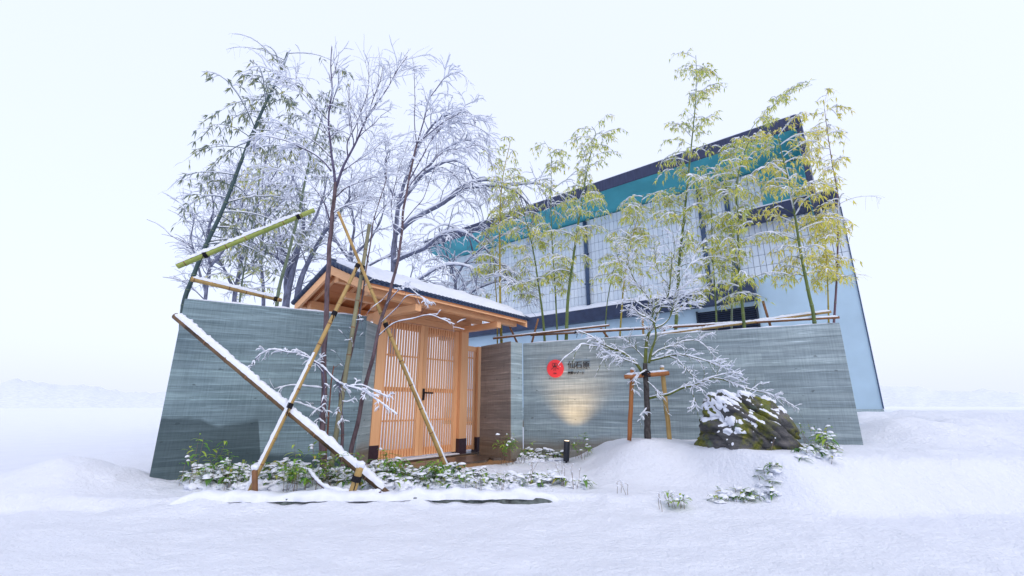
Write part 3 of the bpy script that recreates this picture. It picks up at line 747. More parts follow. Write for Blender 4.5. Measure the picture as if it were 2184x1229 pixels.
# ---- distant trees first
far = cfg(n=3.8, lv=3, len=(0.6, 1.3), shrink=0.55, rmin=0.004, rmax=0.014, snow=0.0125, cover=0.85, wob=0.16, droop=0.16, up=0.2)
GRP_FAR = 'snowy trees standing beyond the concrete walls'
b_ = W(611, 700, 10.0); b_[2] = 0
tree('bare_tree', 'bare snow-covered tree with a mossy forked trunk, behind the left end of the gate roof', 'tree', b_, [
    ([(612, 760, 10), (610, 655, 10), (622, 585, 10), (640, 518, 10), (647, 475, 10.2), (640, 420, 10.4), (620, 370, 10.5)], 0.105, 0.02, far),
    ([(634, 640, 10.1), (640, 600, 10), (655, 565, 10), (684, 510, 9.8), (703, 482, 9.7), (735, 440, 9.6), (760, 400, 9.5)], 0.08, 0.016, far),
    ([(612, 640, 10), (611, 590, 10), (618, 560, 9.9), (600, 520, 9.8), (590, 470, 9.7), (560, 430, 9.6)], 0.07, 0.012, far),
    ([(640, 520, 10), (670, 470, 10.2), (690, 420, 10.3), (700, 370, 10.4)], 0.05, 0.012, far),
    ([(612, 570, 10), (585, 545, 9.6), (560, 540, 9.4), (535, 560, 9.3)], 0.04, 0.012, far)], M['bark_hazed'], 11, 0.03, GRP_FAR)
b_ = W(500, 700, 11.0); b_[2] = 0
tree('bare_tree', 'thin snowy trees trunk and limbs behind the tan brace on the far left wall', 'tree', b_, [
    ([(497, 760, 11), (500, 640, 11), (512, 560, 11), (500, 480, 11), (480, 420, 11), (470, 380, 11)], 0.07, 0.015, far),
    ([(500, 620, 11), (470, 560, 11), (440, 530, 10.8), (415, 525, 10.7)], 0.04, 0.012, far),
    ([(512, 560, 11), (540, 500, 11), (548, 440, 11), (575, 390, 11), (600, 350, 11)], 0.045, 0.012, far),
    ([(506, 590, 11), (545, 560, 10.8), (570, 520, 10.6)], 0.03, 0.012, far)], M['bark_hazed'], 12, 0.028, GRP_FAR)
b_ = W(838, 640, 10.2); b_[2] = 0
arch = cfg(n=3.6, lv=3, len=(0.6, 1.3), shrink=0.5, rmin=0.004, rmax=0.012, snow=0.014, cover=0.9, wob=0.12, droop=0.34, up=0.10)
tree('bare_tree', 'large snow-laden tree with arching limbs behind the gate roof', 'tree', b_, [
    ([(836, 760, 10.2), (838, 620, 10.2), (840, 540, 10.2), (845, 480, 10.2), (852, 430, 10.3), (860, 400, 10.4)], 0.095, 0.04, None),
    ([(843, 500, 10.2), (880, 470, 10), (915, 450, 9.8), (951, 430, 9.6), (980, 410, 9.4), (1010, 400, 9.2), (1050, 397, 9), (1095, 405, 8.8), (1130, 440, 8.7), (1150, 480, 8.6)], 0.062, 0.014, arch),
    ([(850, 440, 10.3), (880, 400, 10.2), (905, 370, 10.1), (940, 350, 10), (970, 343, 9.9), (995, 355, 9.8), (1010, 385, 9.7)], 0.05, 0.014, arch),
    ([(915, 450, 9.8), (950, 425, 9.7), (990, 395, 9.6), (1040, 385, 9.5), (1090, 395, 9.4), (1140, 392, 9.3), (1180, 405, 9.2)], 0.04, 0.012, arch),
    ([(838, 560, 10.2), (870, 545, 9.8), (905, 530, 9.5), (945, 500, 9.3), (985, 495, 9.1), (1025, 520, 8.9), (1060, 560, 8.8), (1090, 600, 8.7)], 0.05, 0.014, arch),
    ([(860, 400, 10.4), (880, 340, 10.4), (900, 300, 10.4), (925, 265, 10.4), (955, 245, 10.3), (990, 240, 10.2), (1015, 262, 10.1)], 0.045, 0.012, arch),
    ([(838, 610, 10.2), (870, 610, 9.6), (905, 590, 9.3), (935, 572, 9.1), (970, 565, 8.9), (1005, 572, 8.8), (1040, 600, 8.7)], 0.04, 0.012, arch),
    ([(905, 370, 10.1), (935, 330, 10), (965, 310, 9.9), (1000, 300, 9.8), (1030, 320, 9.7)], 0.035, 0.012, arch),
    ([(852, 430, 10.3), (830, 400, 10.2), (820, 360, 10.1), (828, 320, 10.0)], 0.04, 0.012, arch)], M['bark_hazed'], 13, 0.034, GRP_FAR)
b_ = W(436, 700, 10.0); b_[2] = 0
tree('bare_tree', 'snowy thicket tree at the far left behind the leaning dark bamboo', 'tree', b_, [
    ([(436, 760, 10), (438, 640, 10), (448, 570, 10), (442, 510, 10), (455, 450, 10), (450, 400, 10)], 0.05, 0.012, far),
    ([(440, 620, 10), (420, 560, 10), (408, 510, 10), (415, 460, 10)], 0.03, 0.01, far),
    ([(448, 570, 10), (480, 530, 10), (505, 480, 10), (520, 420, 10), (525, 370, 10)], 0.035, 0.01, far)], M['bark_hazed'], 15, 0.022, GRP_FAR)
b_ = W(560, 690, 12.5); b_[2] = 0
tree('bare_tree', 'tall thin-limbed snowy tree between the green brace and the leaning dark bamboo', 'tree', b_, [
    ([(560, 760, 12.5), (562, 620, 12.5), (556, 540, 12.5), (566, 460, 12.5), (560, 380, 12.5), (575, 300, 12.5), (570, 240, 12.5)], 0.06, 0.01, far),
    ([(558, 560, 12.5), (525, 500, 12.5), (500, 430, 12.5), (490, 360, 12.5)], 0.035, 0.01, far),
    ([(564, 470, 12.5), (600, 430, 12.5), (625, 380, 12.5), (640, 320, 12.5)], 0.035, 0.01, far)], M['bark_hazed'], 17, 0.022, GRP_FAR)
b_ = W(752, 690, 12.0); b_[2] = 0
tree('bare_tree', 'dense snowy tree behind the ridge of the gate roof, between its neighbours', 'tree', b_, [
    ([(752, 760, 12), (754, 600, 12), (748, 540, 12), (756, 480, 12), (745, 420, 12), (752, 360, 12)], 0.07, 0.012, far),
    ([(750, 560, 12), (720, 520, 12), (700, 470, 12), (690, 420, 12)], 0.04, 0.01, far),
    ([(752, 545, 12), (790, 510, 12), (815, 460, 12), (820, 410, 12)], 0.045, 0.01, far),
    ([(755, 590, 12), (800, 560, 12), (840, 545, 12), (880, 540, 12)], 0.04, 0.01, far)], M['bark_hazed'], 16, 0.024, GRP_FAR)
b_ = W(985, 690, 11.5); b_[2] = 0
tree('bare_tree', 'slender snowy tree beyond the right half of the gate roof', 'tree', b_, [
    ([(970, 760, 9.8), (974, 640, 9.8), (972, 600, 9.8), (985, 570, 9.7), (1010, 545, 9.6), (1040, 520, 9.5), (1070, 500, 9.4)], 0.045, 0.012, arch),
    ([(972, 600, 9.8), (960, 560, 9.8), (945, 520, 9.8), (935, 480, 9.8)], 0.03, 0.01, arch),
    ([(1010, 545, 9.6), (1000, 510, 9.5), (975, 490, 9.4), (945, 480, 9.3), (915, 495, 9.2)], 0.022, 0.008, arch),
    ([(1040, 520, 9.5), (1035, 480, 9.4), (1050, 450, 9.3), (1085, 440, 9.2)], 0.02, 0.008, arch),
    ([(985, 640, 9.7), (1010, 622, 9.5), (1045, 605, 9.3), (1085, 598, 9.2), (1110, 610, 9.1)], 0.03, 0.01, arch)], M['bark_hazed'], 14, 0.026, GRP_FAR)

# ---- near clump in front of the left wall
nearc = cfg(n=7.0, lv=2, len=(0.30, 0.75), shrink=0.5, rmin=0.0018, rmax=0.007, snow=0.0085, cover=0.7, droop=0.14, up=0.25, ang=(0.35, 0.95))
nearc3 = cfg(n=6.0, lv=3, len=(0.35, 0.8), shrink=0.55, rmin=0.0016, rmax=0.007, snow=0.0095, cover=0.8, droop=0.16, up=0.15, ang=(0.35, 1.0))
feath = cfg(n=10.0, lv=2, len=(0.22, 0.5), shrink=0.5, rmin=0.0016, rmax=0.005, snow=0.0105, cover=0.95, droop=0.30, up=0.05, ang=(0.3, 0.9))
lowc = cfg(n=15.0, lv=2, len=(0.07, 0.20), shrink=0.5, rmin=0.0016, rmax=0.0035, snow=0.0095, cover=0.95, droop=0.30, up=-0.10, ang=(0.5, 1.25), wob=0.22)
bare = cfg(n=5.0, lv=2, len=(0.12, 0.3), shrink=0.5, rmin=0.0014, rmax=0.003, snow=0.007, cover=0.35, droop=0.05, up=0.1)
b_ = W(690, 1012, 5.3)
tree('bare_tree', 'tall bare tree with dark forked trunk, lashed to the tan bamboo brace', 'tree', b_, [
    ([(690, 1030, 5.3), (688, 930, 5.3), (692, 830, 5.3), (693, 740, 5.3), (697, 640, 5.3), (700, 560, 5.3), (704, 500, 5.3), (712, 430, 5.3), (717, 390, 5.3)], 0.036, 0.024, None),
    ([(717, 395, 5.3), (710, 350, 5.3), (704, 300, 5.3), (702, 257, 5.3), (707, 200, 5.3), (706, 150, 5.3), (708, 100, 5.3)], 0.020, 0.006, nearc),
    ([(716, 400, 5.3), (728, 365, 5.28), (740, 340, 5.26), (762, 300, 5.24), (778, 265, 5.22), (787, 240, 5.2), (815, 205, 5.18), (840, 165, 5.16), (870, 120, 5.14)], 0.020, 0.004, nearc3),
    ([(741, 338, 5.26), (741, 304, 5.3), (757, 270, 5.3), (775, 225, 5.3), (784, 190, 5.3), (786, 140, 5.3)], 0.010, 0.003, nearc),
    ([(787, 241, 5.2), (798, 205, 5.2), (810, 175, 5.2), (818, 140, 5.2)], 0.008, 0.003, nearc),
    ([(706, 365, 5.3), (690, 345, 5.25), (666, 327, 5.2), (640, 314, 5.15), (615, 303, 5.1), (593, 296, 5.05), (560, 290, 5.0), (538, 300, 4.98)], 0.012, 0.003, feath),
    ([(705, 335, 5.3), (680, 310, 5.3), (650, 290, 5.3), (620, 280, 5.3), (585, 272, 5.3)], 0.009, 0.003, feath),
    ([(703, 260, 5.3), (680, 235, 5.35), (650, 205, 5.4), (625, 180, 5.4), (600, 165, 5.4)], 0.008, 0.003, nearc3),
    ([(702, 470, 5.3), (690, 430, 5.35), (668, 400, 5.4), (640, 380, 5.45), (600, 370, 5.5)], 0.010, 0.003, nearc3),
    ([(717, 420, 5.3), (740, 400, 5.35), (775, 385, 5.4), (810, 372, 5.45), (838, 350, 5.5)], 0.010, 0.003, nearc3),
    ([(710, 455, 5.3), (735, 440, 5.3), (770, 430, 5.3), (800, 425, 5.3)], 0.008, 0.003, nearc3),
    ([(730, 365, 5.28), (760, 345, 5.3), (790, 325, 5.3), (820, 300, 5.3)], 0.008, 0.003, nearc),
    # low snow-laden sprays
    ([(692, 800, 5.28), (672, 775, 5.2), (648, 755, 5.15), (615, 752, 5.1), (580, 746, 5.05), (550, 760, 5.0), (535, 785, 4.98)], 0.008, 0.003, lowc),
    ([(692, 800, 5.28), (675, 778, 5.2), (662, 765, 5.14), (640, 758, 5.1)], 0.006, 0.003, lowc),
    ([(665, 768, 5.1), (690, 785, 5.05), (712, 808, 5.0), (735, 822, 4.95), (770, 832, 4.92), (800, 850, 4.9), (825, 868, 4.88), (848, 885, 4.86)], 0.009, 0.003, lowc),
    ([(690, 786, 5.05), (692, 815, 5.0), (690, 845, 4.98), (684, 880, 4.97), (676, 905, 4.96)], 0.006, 0.003, lowc),
    ([(722, 815, 5.0), (728, 840, 4.98), (731, 870, 4.97), (727, 900, 4.96)], 0.005, 0.003, lowc),
    ([(745, 824, 4.95), (772, 822, 4.95), (800, 835, 4.95), (830, 848, 4.95)], 0.005, 0.003, lowc),
    ([(690, 880, 5.28), (660, 868, 5.2), (630, 858, 5.15), (600, 862, 5.12)], 0.004, 0.002, bare),
    ([(690, 828, 5.28), (655, 824, 5.2), (620, 822, 5.15), (585, 830, 5.1)], 0.004, 0.002, bare)], M['bark_veiled'], 21, 0.010, trunk_n=1, trunk_mat=M['bark_brown'])
b_ = W(746, 1000, 5.5)
tree('bare_tree', 'tall slender tree leaning right, lashed to the yellow bamboo brace before the gate', 'tree', b_, [
    ([(744, 1010, 5.5), (752, 950, 5.48), (768, 874, 5.45), (788, 785, 5.42), (798, 745, 5.4), (814, 682, 5.38), (833, 617, 5.36), (848, 554, 5.34), (857, 485, 5.32), (868, 405, 5.3), (879, 347, 5.3), (890, 306, 5.3)], 0.030, 0.012, None),
    ([(890, 306, 5.3), (903, 262, 5.3), (914, 215, 5.28), (930, 190, 5.26), (951, 164, 5.24), (975, 155, 5.22), (995, 165, 5.2)], 0.010, 0.0025, feath),
    ([(889, 308, 5.3), (884, 260, 5.3), (885, 215, 5.3), (884, 165, 5.3), (880, 120, 5.3)], 0.008, 0.0025, bare),
    ([(890, 306, 5.3), (915, 285, 5.25), (940, 265, 5.2), (965, 250, 5.15), (990, 238, 5.12), (1010, 248, 5.1), (1015, 270, 5.08)], 0.009, 0.0025, feath),
    ([(872, 388, 5.3), (895, 345, 5.3), (920, 300, 5.3), (945, 272, 5.3), (975, 262, 5.28), (1010, 268, 5.25), (1045, 288, 5.22)], 0.009, 0.0025, feath),
    ([(868, 405, 5.3), (890, 375, 5.3), (915, 352, 5.28), (950, 322, 5.26), (985, 318, 5.24), (1020, 310, 5.22), (1045, 330, 5.2)], 0.009, 0.0025, feath),
    ([(850, 545, 5.34), (842, 500, 5.4), (835, 440, 5.42), (848, 370, 5.45), (862, 330, 5.45), (872, 300, 5.45)], 0.008, 0.0025, nearc),
    ([(858, 478, 5.32), (880, 450, 5.3), (902, 425, 5.28), (915, 390, 5.26), (930, 350, 5.24), (936, 310, 5.22)], 0.007, 0.0025, nearc),
    ([(832, 620, 5.36), (815, 640, 5.3), (790, 660, 5.25), (770, 690, 5.2)], 0.004, 0.002, bare),
    ([(822, 652, 5.36), (845, 625, 5.3), (865, 610, 5.25), (890, 628, 5.2), (915, 645, 5.15)], 0.006, 0.002, lowc),
    ([(803, 720, 5.4), (840, 690, 5.3), (880, 680, 5.2), (915, 672, 5.15), (945, 682, 5.1), (970, 692, 5.08)], 0.005, 0.002, bare),
    ([(812, 690, 5.38), (848, 655, 5.3), (868, 632, 5.25), (895, 632, 5.2), (925, 650, 5.15)], 0.005, 0.002, bare)], M['bark_veiled'], 22, 0.006, trunk_n=1, trunk_mat=M['bark_brown'])
b_ = W(730, 990, 5.42)
tree('bare_tree', 'thin crooked dark tree between the two lashed trees at the gate', 'tree', b_, [
    ([(733, 1005, 5.42), (728, 965, 5.42), (730, 905, 5.42), (727, 850, 5.42), (734, 797, 5.42), (749, 752, 5.42), (762, 690, 5.42), (772, 640, 5.42), (783, 575, 5.42), (790, 520, 5.42), (798, 470, 5.42), (812, 420, 5.42), (822, 380, 5.42), (826, 340, 5.42)], 0.022, 0.004, bare),
    ([(786, 560, 5.42), (775, 510, 5.45), (770, 460, 5.45), (782, 410, 5.45), (795, 370, 5.45)], 0.007, 0.002, nearc),
    ([(798, 470, 5.42), (820, 440, 5.4), (850, 415, 5.38), (880, 400, 5.36)], 0.006, 0.002, nearc)], M['bark_veiled'], 23, 0.010, trunk_mat=M['bark_brown'])
b_ = W(694, 1000, 5.34)
tree('bare_tree', 'slim rusty red stem standing close behind the dark forked tree', 'tree', b_, [
    ([(692, 1015, 5.40), (697, 940, 5.40), (702, 870, 5.40), (707, 815, 5.40), (712, 780, 5.40)], 0.013, 0.006, bare)], M['rust'], 24, 0.008)

# ------------------------------------------------------------------ bamboo poles, braces and stakes
def pole(name, label, cat, a, b, r0, r1, mat, snow=0.0, nodes=0.32, lash=(), seed=0, group=None, endcap=True, bow=0.0, snow_rng=(0.0, 1.0)):
    r = random.Random(seed); a, b = np.array(a), np.array(b); L = np.linalg.norm(b - a)
    low = a if a[2] < b[2] else b
    t = thing(name, label, cat, tuple(low), 0, group)
    N = max(8, int(L / 0.04)); tt = np.linspace(0, 1, N); P = a + (b - a) * tt[:, None]; P[:, 2] += bow * np.sin(tt * math.pi)
    rad = r0 + (r1 - r0) * tt; rv = rad.copy()
    if nodes:
        ph = r.random() * nodes; d = (tt * L + ph) % nodes; d = np.minimum(d, nodes - d); rv = rad * (1 + 0.10 * np.exp(-(d / 0.018) ** 2))
    m2 = LMB(low); m2.tube(P, rv, 12, True); m2.build('pole', mat, t)
    if nodes:
        m2 = LMB(low); x = nodes - ph
        while x < L - 0.03:
            f = x / L; c0 = a + (b - a) * f; c0[2] += bow * math.sin(f * math.pi); rr = r0 + (r1 - r0) * f; dd = (b - a) / L
            m2.tube([c0 - dd * 0.006, c0 + dd * 0.006], [rr * 1.09, rr * 1.09], 12, True); x += nodes
        if m2.n: m2.build('node_rings', M['pole_brown'], t, kind='stuff')
    if snow:
        m2 = LMB(low); n = max(10, int(L * (snow_rng[1] - snow_rng[0]) / 0.012)); ts = np.linspace(max(0.004, snow_rng[0]), min(0.996, snow_rng[1]), n)
        Q = a + (b - a) * ts[:, None]; Q[:, 2] += bow * np.sin(ts * math.pi); rr = r0 + (r1 - r0) * ts
        e = np.minimum(1, np.minimum(np.arange(n), np.arange(n)[::-1]) / 3.0)
        h = snow * (0.85 + 0.45 * np.array([fbm(x * L * 4, seed, 1) for x in ts]) + 0.40 * np.array([nz(x * L * 17, seed, 5) for x in ts]) + 0.25 * np.array([nz(x * L * 45, seed, 7) for x in ts])) * e
        D = (b - a) / L; up = np.array([0, 0, 1.0]) - D * D[2]; up /= (np.linalg.norm(up) + 1e-9); sd = np.cross(D, up)
        k = 9; ring = []
        for j in range(k):
            th = math.pi * (j / (k - 1)); cx_, cy_ = math.cos(th), math.sin(th)
            wv = 1 + 0.22 * np.array([nz(x * L * 20, j * .9 + seed, 3) for x in ts]); ring.append(Q + sd * (cx_ * (rr * 0.93 + 0.15 * h) * wv)[:, None] + up * (rr * 0.38 + cy_ * (rr * 0.66 + h) * wv)[:, None])
        VV = np.stack(ring, 1); II = np.arange(n * k).reshape(n, k)
        m2.add(VV, np.stack([II[:-1, :-1], II[:-1, 1:], II[1:, 1:], II[1:, :-1]], -1).reshape(-1, 4)); m2.build('snow', M['snow'], t)
    for f in lash:
        c0 = a + (b - a) * f; rr = (r0 + (r1 - r0) * f) * 1.18; dd = (b - a) / L; m2 = LMB(low)
        for k in range(5):
            o = (k - 2) * 0.011; tilt = np.array([r.uniform(-.4, .4), r.uniform(-.4, .4), r.uniform(-.3, .3)]) * 0.02
            ax = dd + tilt; ax /= np.linalg.norm(ax); p = np.cross(ax, [0.3, 0.9, 0.1]); p /= np.linalg.norm(p); q = np.cross(ax, p)
            an = np.linspace(0, 2 * math.pi, 13); m2.tube(np.array([c0 + dd * o + (p * math.cos(x) + q * math.sin(x)) * rr for x in an]), 0.006, 5)
        m2.tube([c0 + np.array([0, -rr, 0]), c0 + np.array([0.01, -rr - .01, -0.05]), c0 + np.array([-0.004, -rr - .006, -0.10])], 0.005, 5)
        m2.build('rope_lashing', M['rope'], t)
    return t
pole('bamboo_brace', 'thick brown bamboo brace under deep snow, slanting down across the left wall', 'bamboo pole', W(833, 1060, 4.62), W(374, 674, 5.10), 0.034, 0.040, M['pole_mottled'], 0.036, 0.36, (), 1, snow_rng=(0.03, 0.995))
pole('bamboo_brace', 'tan bamboo brace rising from the left stake to the dark forked tree', 'bamboo pole', W(527, 1052, 4.62), W(766, 560, 5.12), 0.027, 0.021, M['pole_tan'], 0.010, 0.26, (0.98, 0.735, 0.325), 2, snow_rng=(0.0, 0.55))
pole('bamboo_brace', 'long yellow bamboo brace slanting across the gate doors down to the snow', 'bamboo pole', W(958, 1012, 5.98), W(721, 452, 5.10), 0.032, 0.017, M['pole_tan'], 0.009, 0.33, (0.57,), 3, snow_rng=(0.03, 0.42))
pole('support_pole', 'grey-green upright pole with a flat cut top among the near trees', 'bamboo pole', W(706, 995, 5.38), W(788, 479, 5.34), 0.030, 0.022, M['pole_grey'], 0.0, 0.34, (0.80,), 4)
pole('bamboo_brace', 'fresh green bamboo brace with snow on top, tied to the leaning bamboo', 'bamboo pole', W(378, 568, 6.3), W(671, 448, 6.7), 0.045, 0.038, M['pole_fresh'], 0.045, 0.30, (0.19, 0.87), 5, snow_rng=(0.0, 0.9))
pole('bamboo_brace', 'pinkish tan bamboo brace with snow, just above the left wall top', 'bamboo pole', W(408, 595, 6.4), W(601, 641, 6.9), 0.040, 0.030, M['pole_tan'], 0.035, 0.24, (0.93,), 6, snow_rng=(0.02, 0.9))
pole('wooden_stake', 'short dark stake with a snow cap at the foot of the tan brace', 'stake', W(544, 1060, 4.55), W(543, 1000, 4.55), 0.026, 0.026, M['pole_brown'], 0.0, 0.0, (), 7)
pole('wooden_stake', 'short tan bamboo stake leaning on the snow-covered brace', 'stake', W(752, 1048, 4.50), W(769, 995, 4.48), 0.036, 0.034, M['pole_tan'], 0.0, 0.16, (0.52,), 8)
pole('wooden_stake', 'small stake with a snow knob at the foot of the yellow brace', 'stake', W(963, 1015, 5.90), W(962, 1000, 5.90), 0.026, 0.028, M['post_wood'], 0.0, 0.0, (), 9)
def cap_of(o, top, r0, seed, h=1.0):
    low = np.array(o.location); m2 = LMB(low); blob(m2, top + np.array([0, 0, r0 * 0.35]), (r0 * 1.15, r0 * 1.15, r0 * h), random.Random(seed)); m2.build('snow', M['snow'], o)
# unit blob used for snow lumps
_ico = None
def ico(sub=2):
    global _ico
    if _ico is None:
        t = (1 + 5 ** .5) / 2
        v = [(-1, t, 0), (1, t, 0), (-1, -t, 0), (1, -t, 0), (0, -1, t), (0, 1, t), (0, -1, -t), (0, 1, -t), (t, 0, -1), (t, 0, 1), (-t, 0, -1), (-t, 0, 1)]
        f = [(0, 11, 5), (0, 5, 1), (0, 1, 7), (0, 7, 10), (0, 10, 11), (1, 5, 9), (5, 11, 4), (11, 10, 2), (10, 7, 6), (7, 1, 8), (3, 9, 4), (3, 4, 2), (3, 2, 6), (3, 6, 8), (3, 8, 9), (4, 9, 5), (2, 4, 11), (6, 2, 10), (8, 6, 7), (9, 8, 1)]
        lev = []
        v = [np.array(x) / np.linalg.norm(x) for x in v]
        for s in range(5):
            lev.append((np.array(v), np.array(f)))
            cache = {}; nf = []; v = list(v)
            def mid(a, b):
                kk = (min(a, b), max(a, b))
                if kk not in cache: m = v[a] + v[b]; v.append(m / np.linalg.norm(m)); cache[kk] = len(v) - 1
                return cache[kk]
            for a, b, c in f: ab, bc, ca = mid(a, b), mid(b, c), mid(c, a); nf += [(a, ab, ca), (b, bc, ab), (c, ca, bc), (ab, bc, ca)]
            f = nf
        _ico = lev
    return _ico[sub]
def blob(m2, c, rad, r, sub=2, rough=0.18):
    v, f = ico(sub); o = r.uniform(0, 50)
    k = np.array([1 + rough * 1.6 * nz(p[0] * 1.7 + o, p[1] * 1.7, p[2] * 1.7 + o) for p in v])
    m2.add(np.asarray(c) + v * k[:, None] * np.asarray(rad), None, f)
for o in list(bpy.data.objects):
    if o.name.startswith('wooden_stake') and o.parent is None:
        ang = {'wooden_stake': W(543, 1000, 4.55), 'wooden_stake.001': W(769, 995, 4.48), 'wooden_stake.002': W(962, 1000, 5.90)}[o.name]
        cap_of(o, ang, {'wooden_stake': .03, 'wooden_stake.001': .036, 'wooden_stake.002': .055}[o.name], 3, 1.05)

# rails and props behind the right wall
def rl(u, v, off): return W(u, v, wall_Y(min(1785, max(1117, u))) + off)
pole('bamboo_rail', 'long weathered bamboo rail tied along the bamboo row above the right wall', 'bamboo pole', rl(1132, 715, 0.55), rl(1790, 677, 0.62), 0.022, 0.020, M['pole_brown'], 0.014, 0.3, (0.18, 0.48), 31)
pole('bamboo_rail', 'short left bamboo rail ending by the gate roof, above the shade-brown wall', 'bamboo pole', W(1052, 722, 8.4), rl(1300, 694, 0.60), 0.022, 0.020, M['pole_brown'], 0.006, 0.3, (), 32)
pole('bamboo_rail', 'snowy tan rail sloping up along the top of the right wall', 'bamboo pole', rl(1345, 722, 0.40), rl(1772, 665, 0.72), 0.020, 0.022, M['pole_tan'], 0.022, 0.33, (), 33)
for k, (a, b, lab) in enumerate((((1080, 682), (1108, 730), 'brown bamboo prop leaning left near the tip of the gate roof'),
                                 ((1148, 680), (1131, 732), 'thin brown prop leaning right behind the corner of the wall'),
                                 ((1281, 700), (1312, 728), 'short thin prop slanting down right below the middle of the long rail'),
                                 ((1627, 642), (1648, 700), 'dark brown prop with split top right of the black louver'),
                                 ((1370, 668), (1373, 722), 'tan upright prop behind the young mossy tree'),
                                 ((1419, 695), (1411, 722), 'reddish short prop just right of the young mossy tree'))):
    u = max(1117, a[0]); pole('bamboo_prop', lab, 'bamboo pole', W(b[0], b[1] + 12, wall_Y(u) + 0.75), W(a[0], a[1], wall_Y(u) + 0.7), 0.020, 0.018, M['pole_brown'] if k != 4 else M['pole_tan'], 0.0, 0.25, (), 40 + k)

# ------------------------------------------------------------------ bamboo plants
def add_leaf(m2, base, d, ln, w, r):
    d = d / (np.linalg.norm(d) + 1e-9); s = np.cross(d, [0, 0, 1.0]); ns = np.linalg.norm(s)
    if ns < 1e-3: s = np.array([1.0, 0, 0]); ns = 1
    s = s / ns; a = r.uniform(-1.2, 1.2); n = np.cross(s, d); s = s * math.cos(a) + n * math.sin(a); n = np.cross(s, d)
    m1 = base + d * ln * 0.38
    m2.add([base, m1 + s * w, base + d * ln + np.array([0, 0, -0.15 * ln]), m1 - s * w, m1 + n * w * 0.5], None, [[0, 1, 4], [1, 2, 4], [2, 3, 4], [3, 0, 4]])
def add_snow_leaf(m2, base, d, ln, w, r):
    d = d / (np.linalg.norm(d) + 1e-9); s = np.cross(d, [0, 0, 1.0]); s /= (np.linalg.norm(s) + 1e-6)
    p0 = base + np.array([0, 0, 0.002]); p1 = base + d * ln * 0.8; c = base + d * ln * 0.4; h = np.array([0, 0, r.uniform(0.7, 1.5) * w])
    m2.add([p0, c + s * w * 1.2, p1, c - s * w * 1.2, c + h], None, [[0, 1, 4], [1, 2, 4], [2, 3, 4], [3, 0, 4], [0, 3, 2], [0, 2, 1]])
def spray(r, mw, ml, ms, p, d, ln, droop, dens, snow, lw=(0.075, 0.12), rb=0.003):
    """one leafy bamboo branch: arching axis, side branchlets with hanging leaves, snow on the back"""
    if not keep(p, r): return
    m = 9; q = [p]; st = ln / m; d = d / np.linalg.norm(d)
    for k in range(m):
        d = d + np.array([r.gauss(0, .06), r.gauss(0, .06), r.gauss(0, .04) - droop * (0.3 + k / m)]); d /= np.linalg.norm(d); q.append(q[-1] + d * st)
    q = np.array(q)
    ue = proj(q[-1])[0]
    if (ue < 358 or ue > 1805) and r.random() < 0.85: return
    rr = np.linspace(rb, 0.0009, m + 1); mw.tube(q, rr, 4)
    if r.random() < snow: lay_snow(ms, q, rr, 0.011, r)
    for k in range(2, m + 1):
        for _ in range(dens):
            if r.random() < 0.24: continue
            b0 = q[k]; az = r.uniform(0, 6.283); T = q[k] - q[k - 1]; T = T / np.linalg.norm(T)
            d2 = T * 0.7 + np.array([math.cos(az), math.sin(az), r.uniform(-.5, .25)]) * 0.8; d2 /= np.linalg.norm(d2); l2 = r.uniform(0.05, 0.20)
            pts = [b0, b0 + d2 * l2 * .5, b0 + d2 * l2 + np.array([0, 0, -l2 * .35])]
            mw.tube(np.array(pts), [0.0012, 0.001, 0.0008], 3)
            if not keep(b0, r): continue
            sn = r.random() < snow * 0.62
            if sn: lay_snow(ms, smooth_path(pts, 3), np.full(7, 0.001), 0.0105, r, 5)
            for __ in range(r.randint(3, 6)):
                e = pts[2] if r.random() < .7 else pts[1]; az2 = r.uniform(0, 6.283)
                ld = d2 * 0.4 + np.array([math.cos(az2) * .55, math.sin(az2) * .55, -r.uniform(.3, 1.1)])
                ln_ = r.uniform(*lw); add_leaf(ml, e, ld, ln_, ln_ * 0.085, r)
                if r.random() < snow * 0.45: add_snow_leaf(ms, e, ld * np.array([1, 1, .35]), ln_ * .8, 0.010, r)
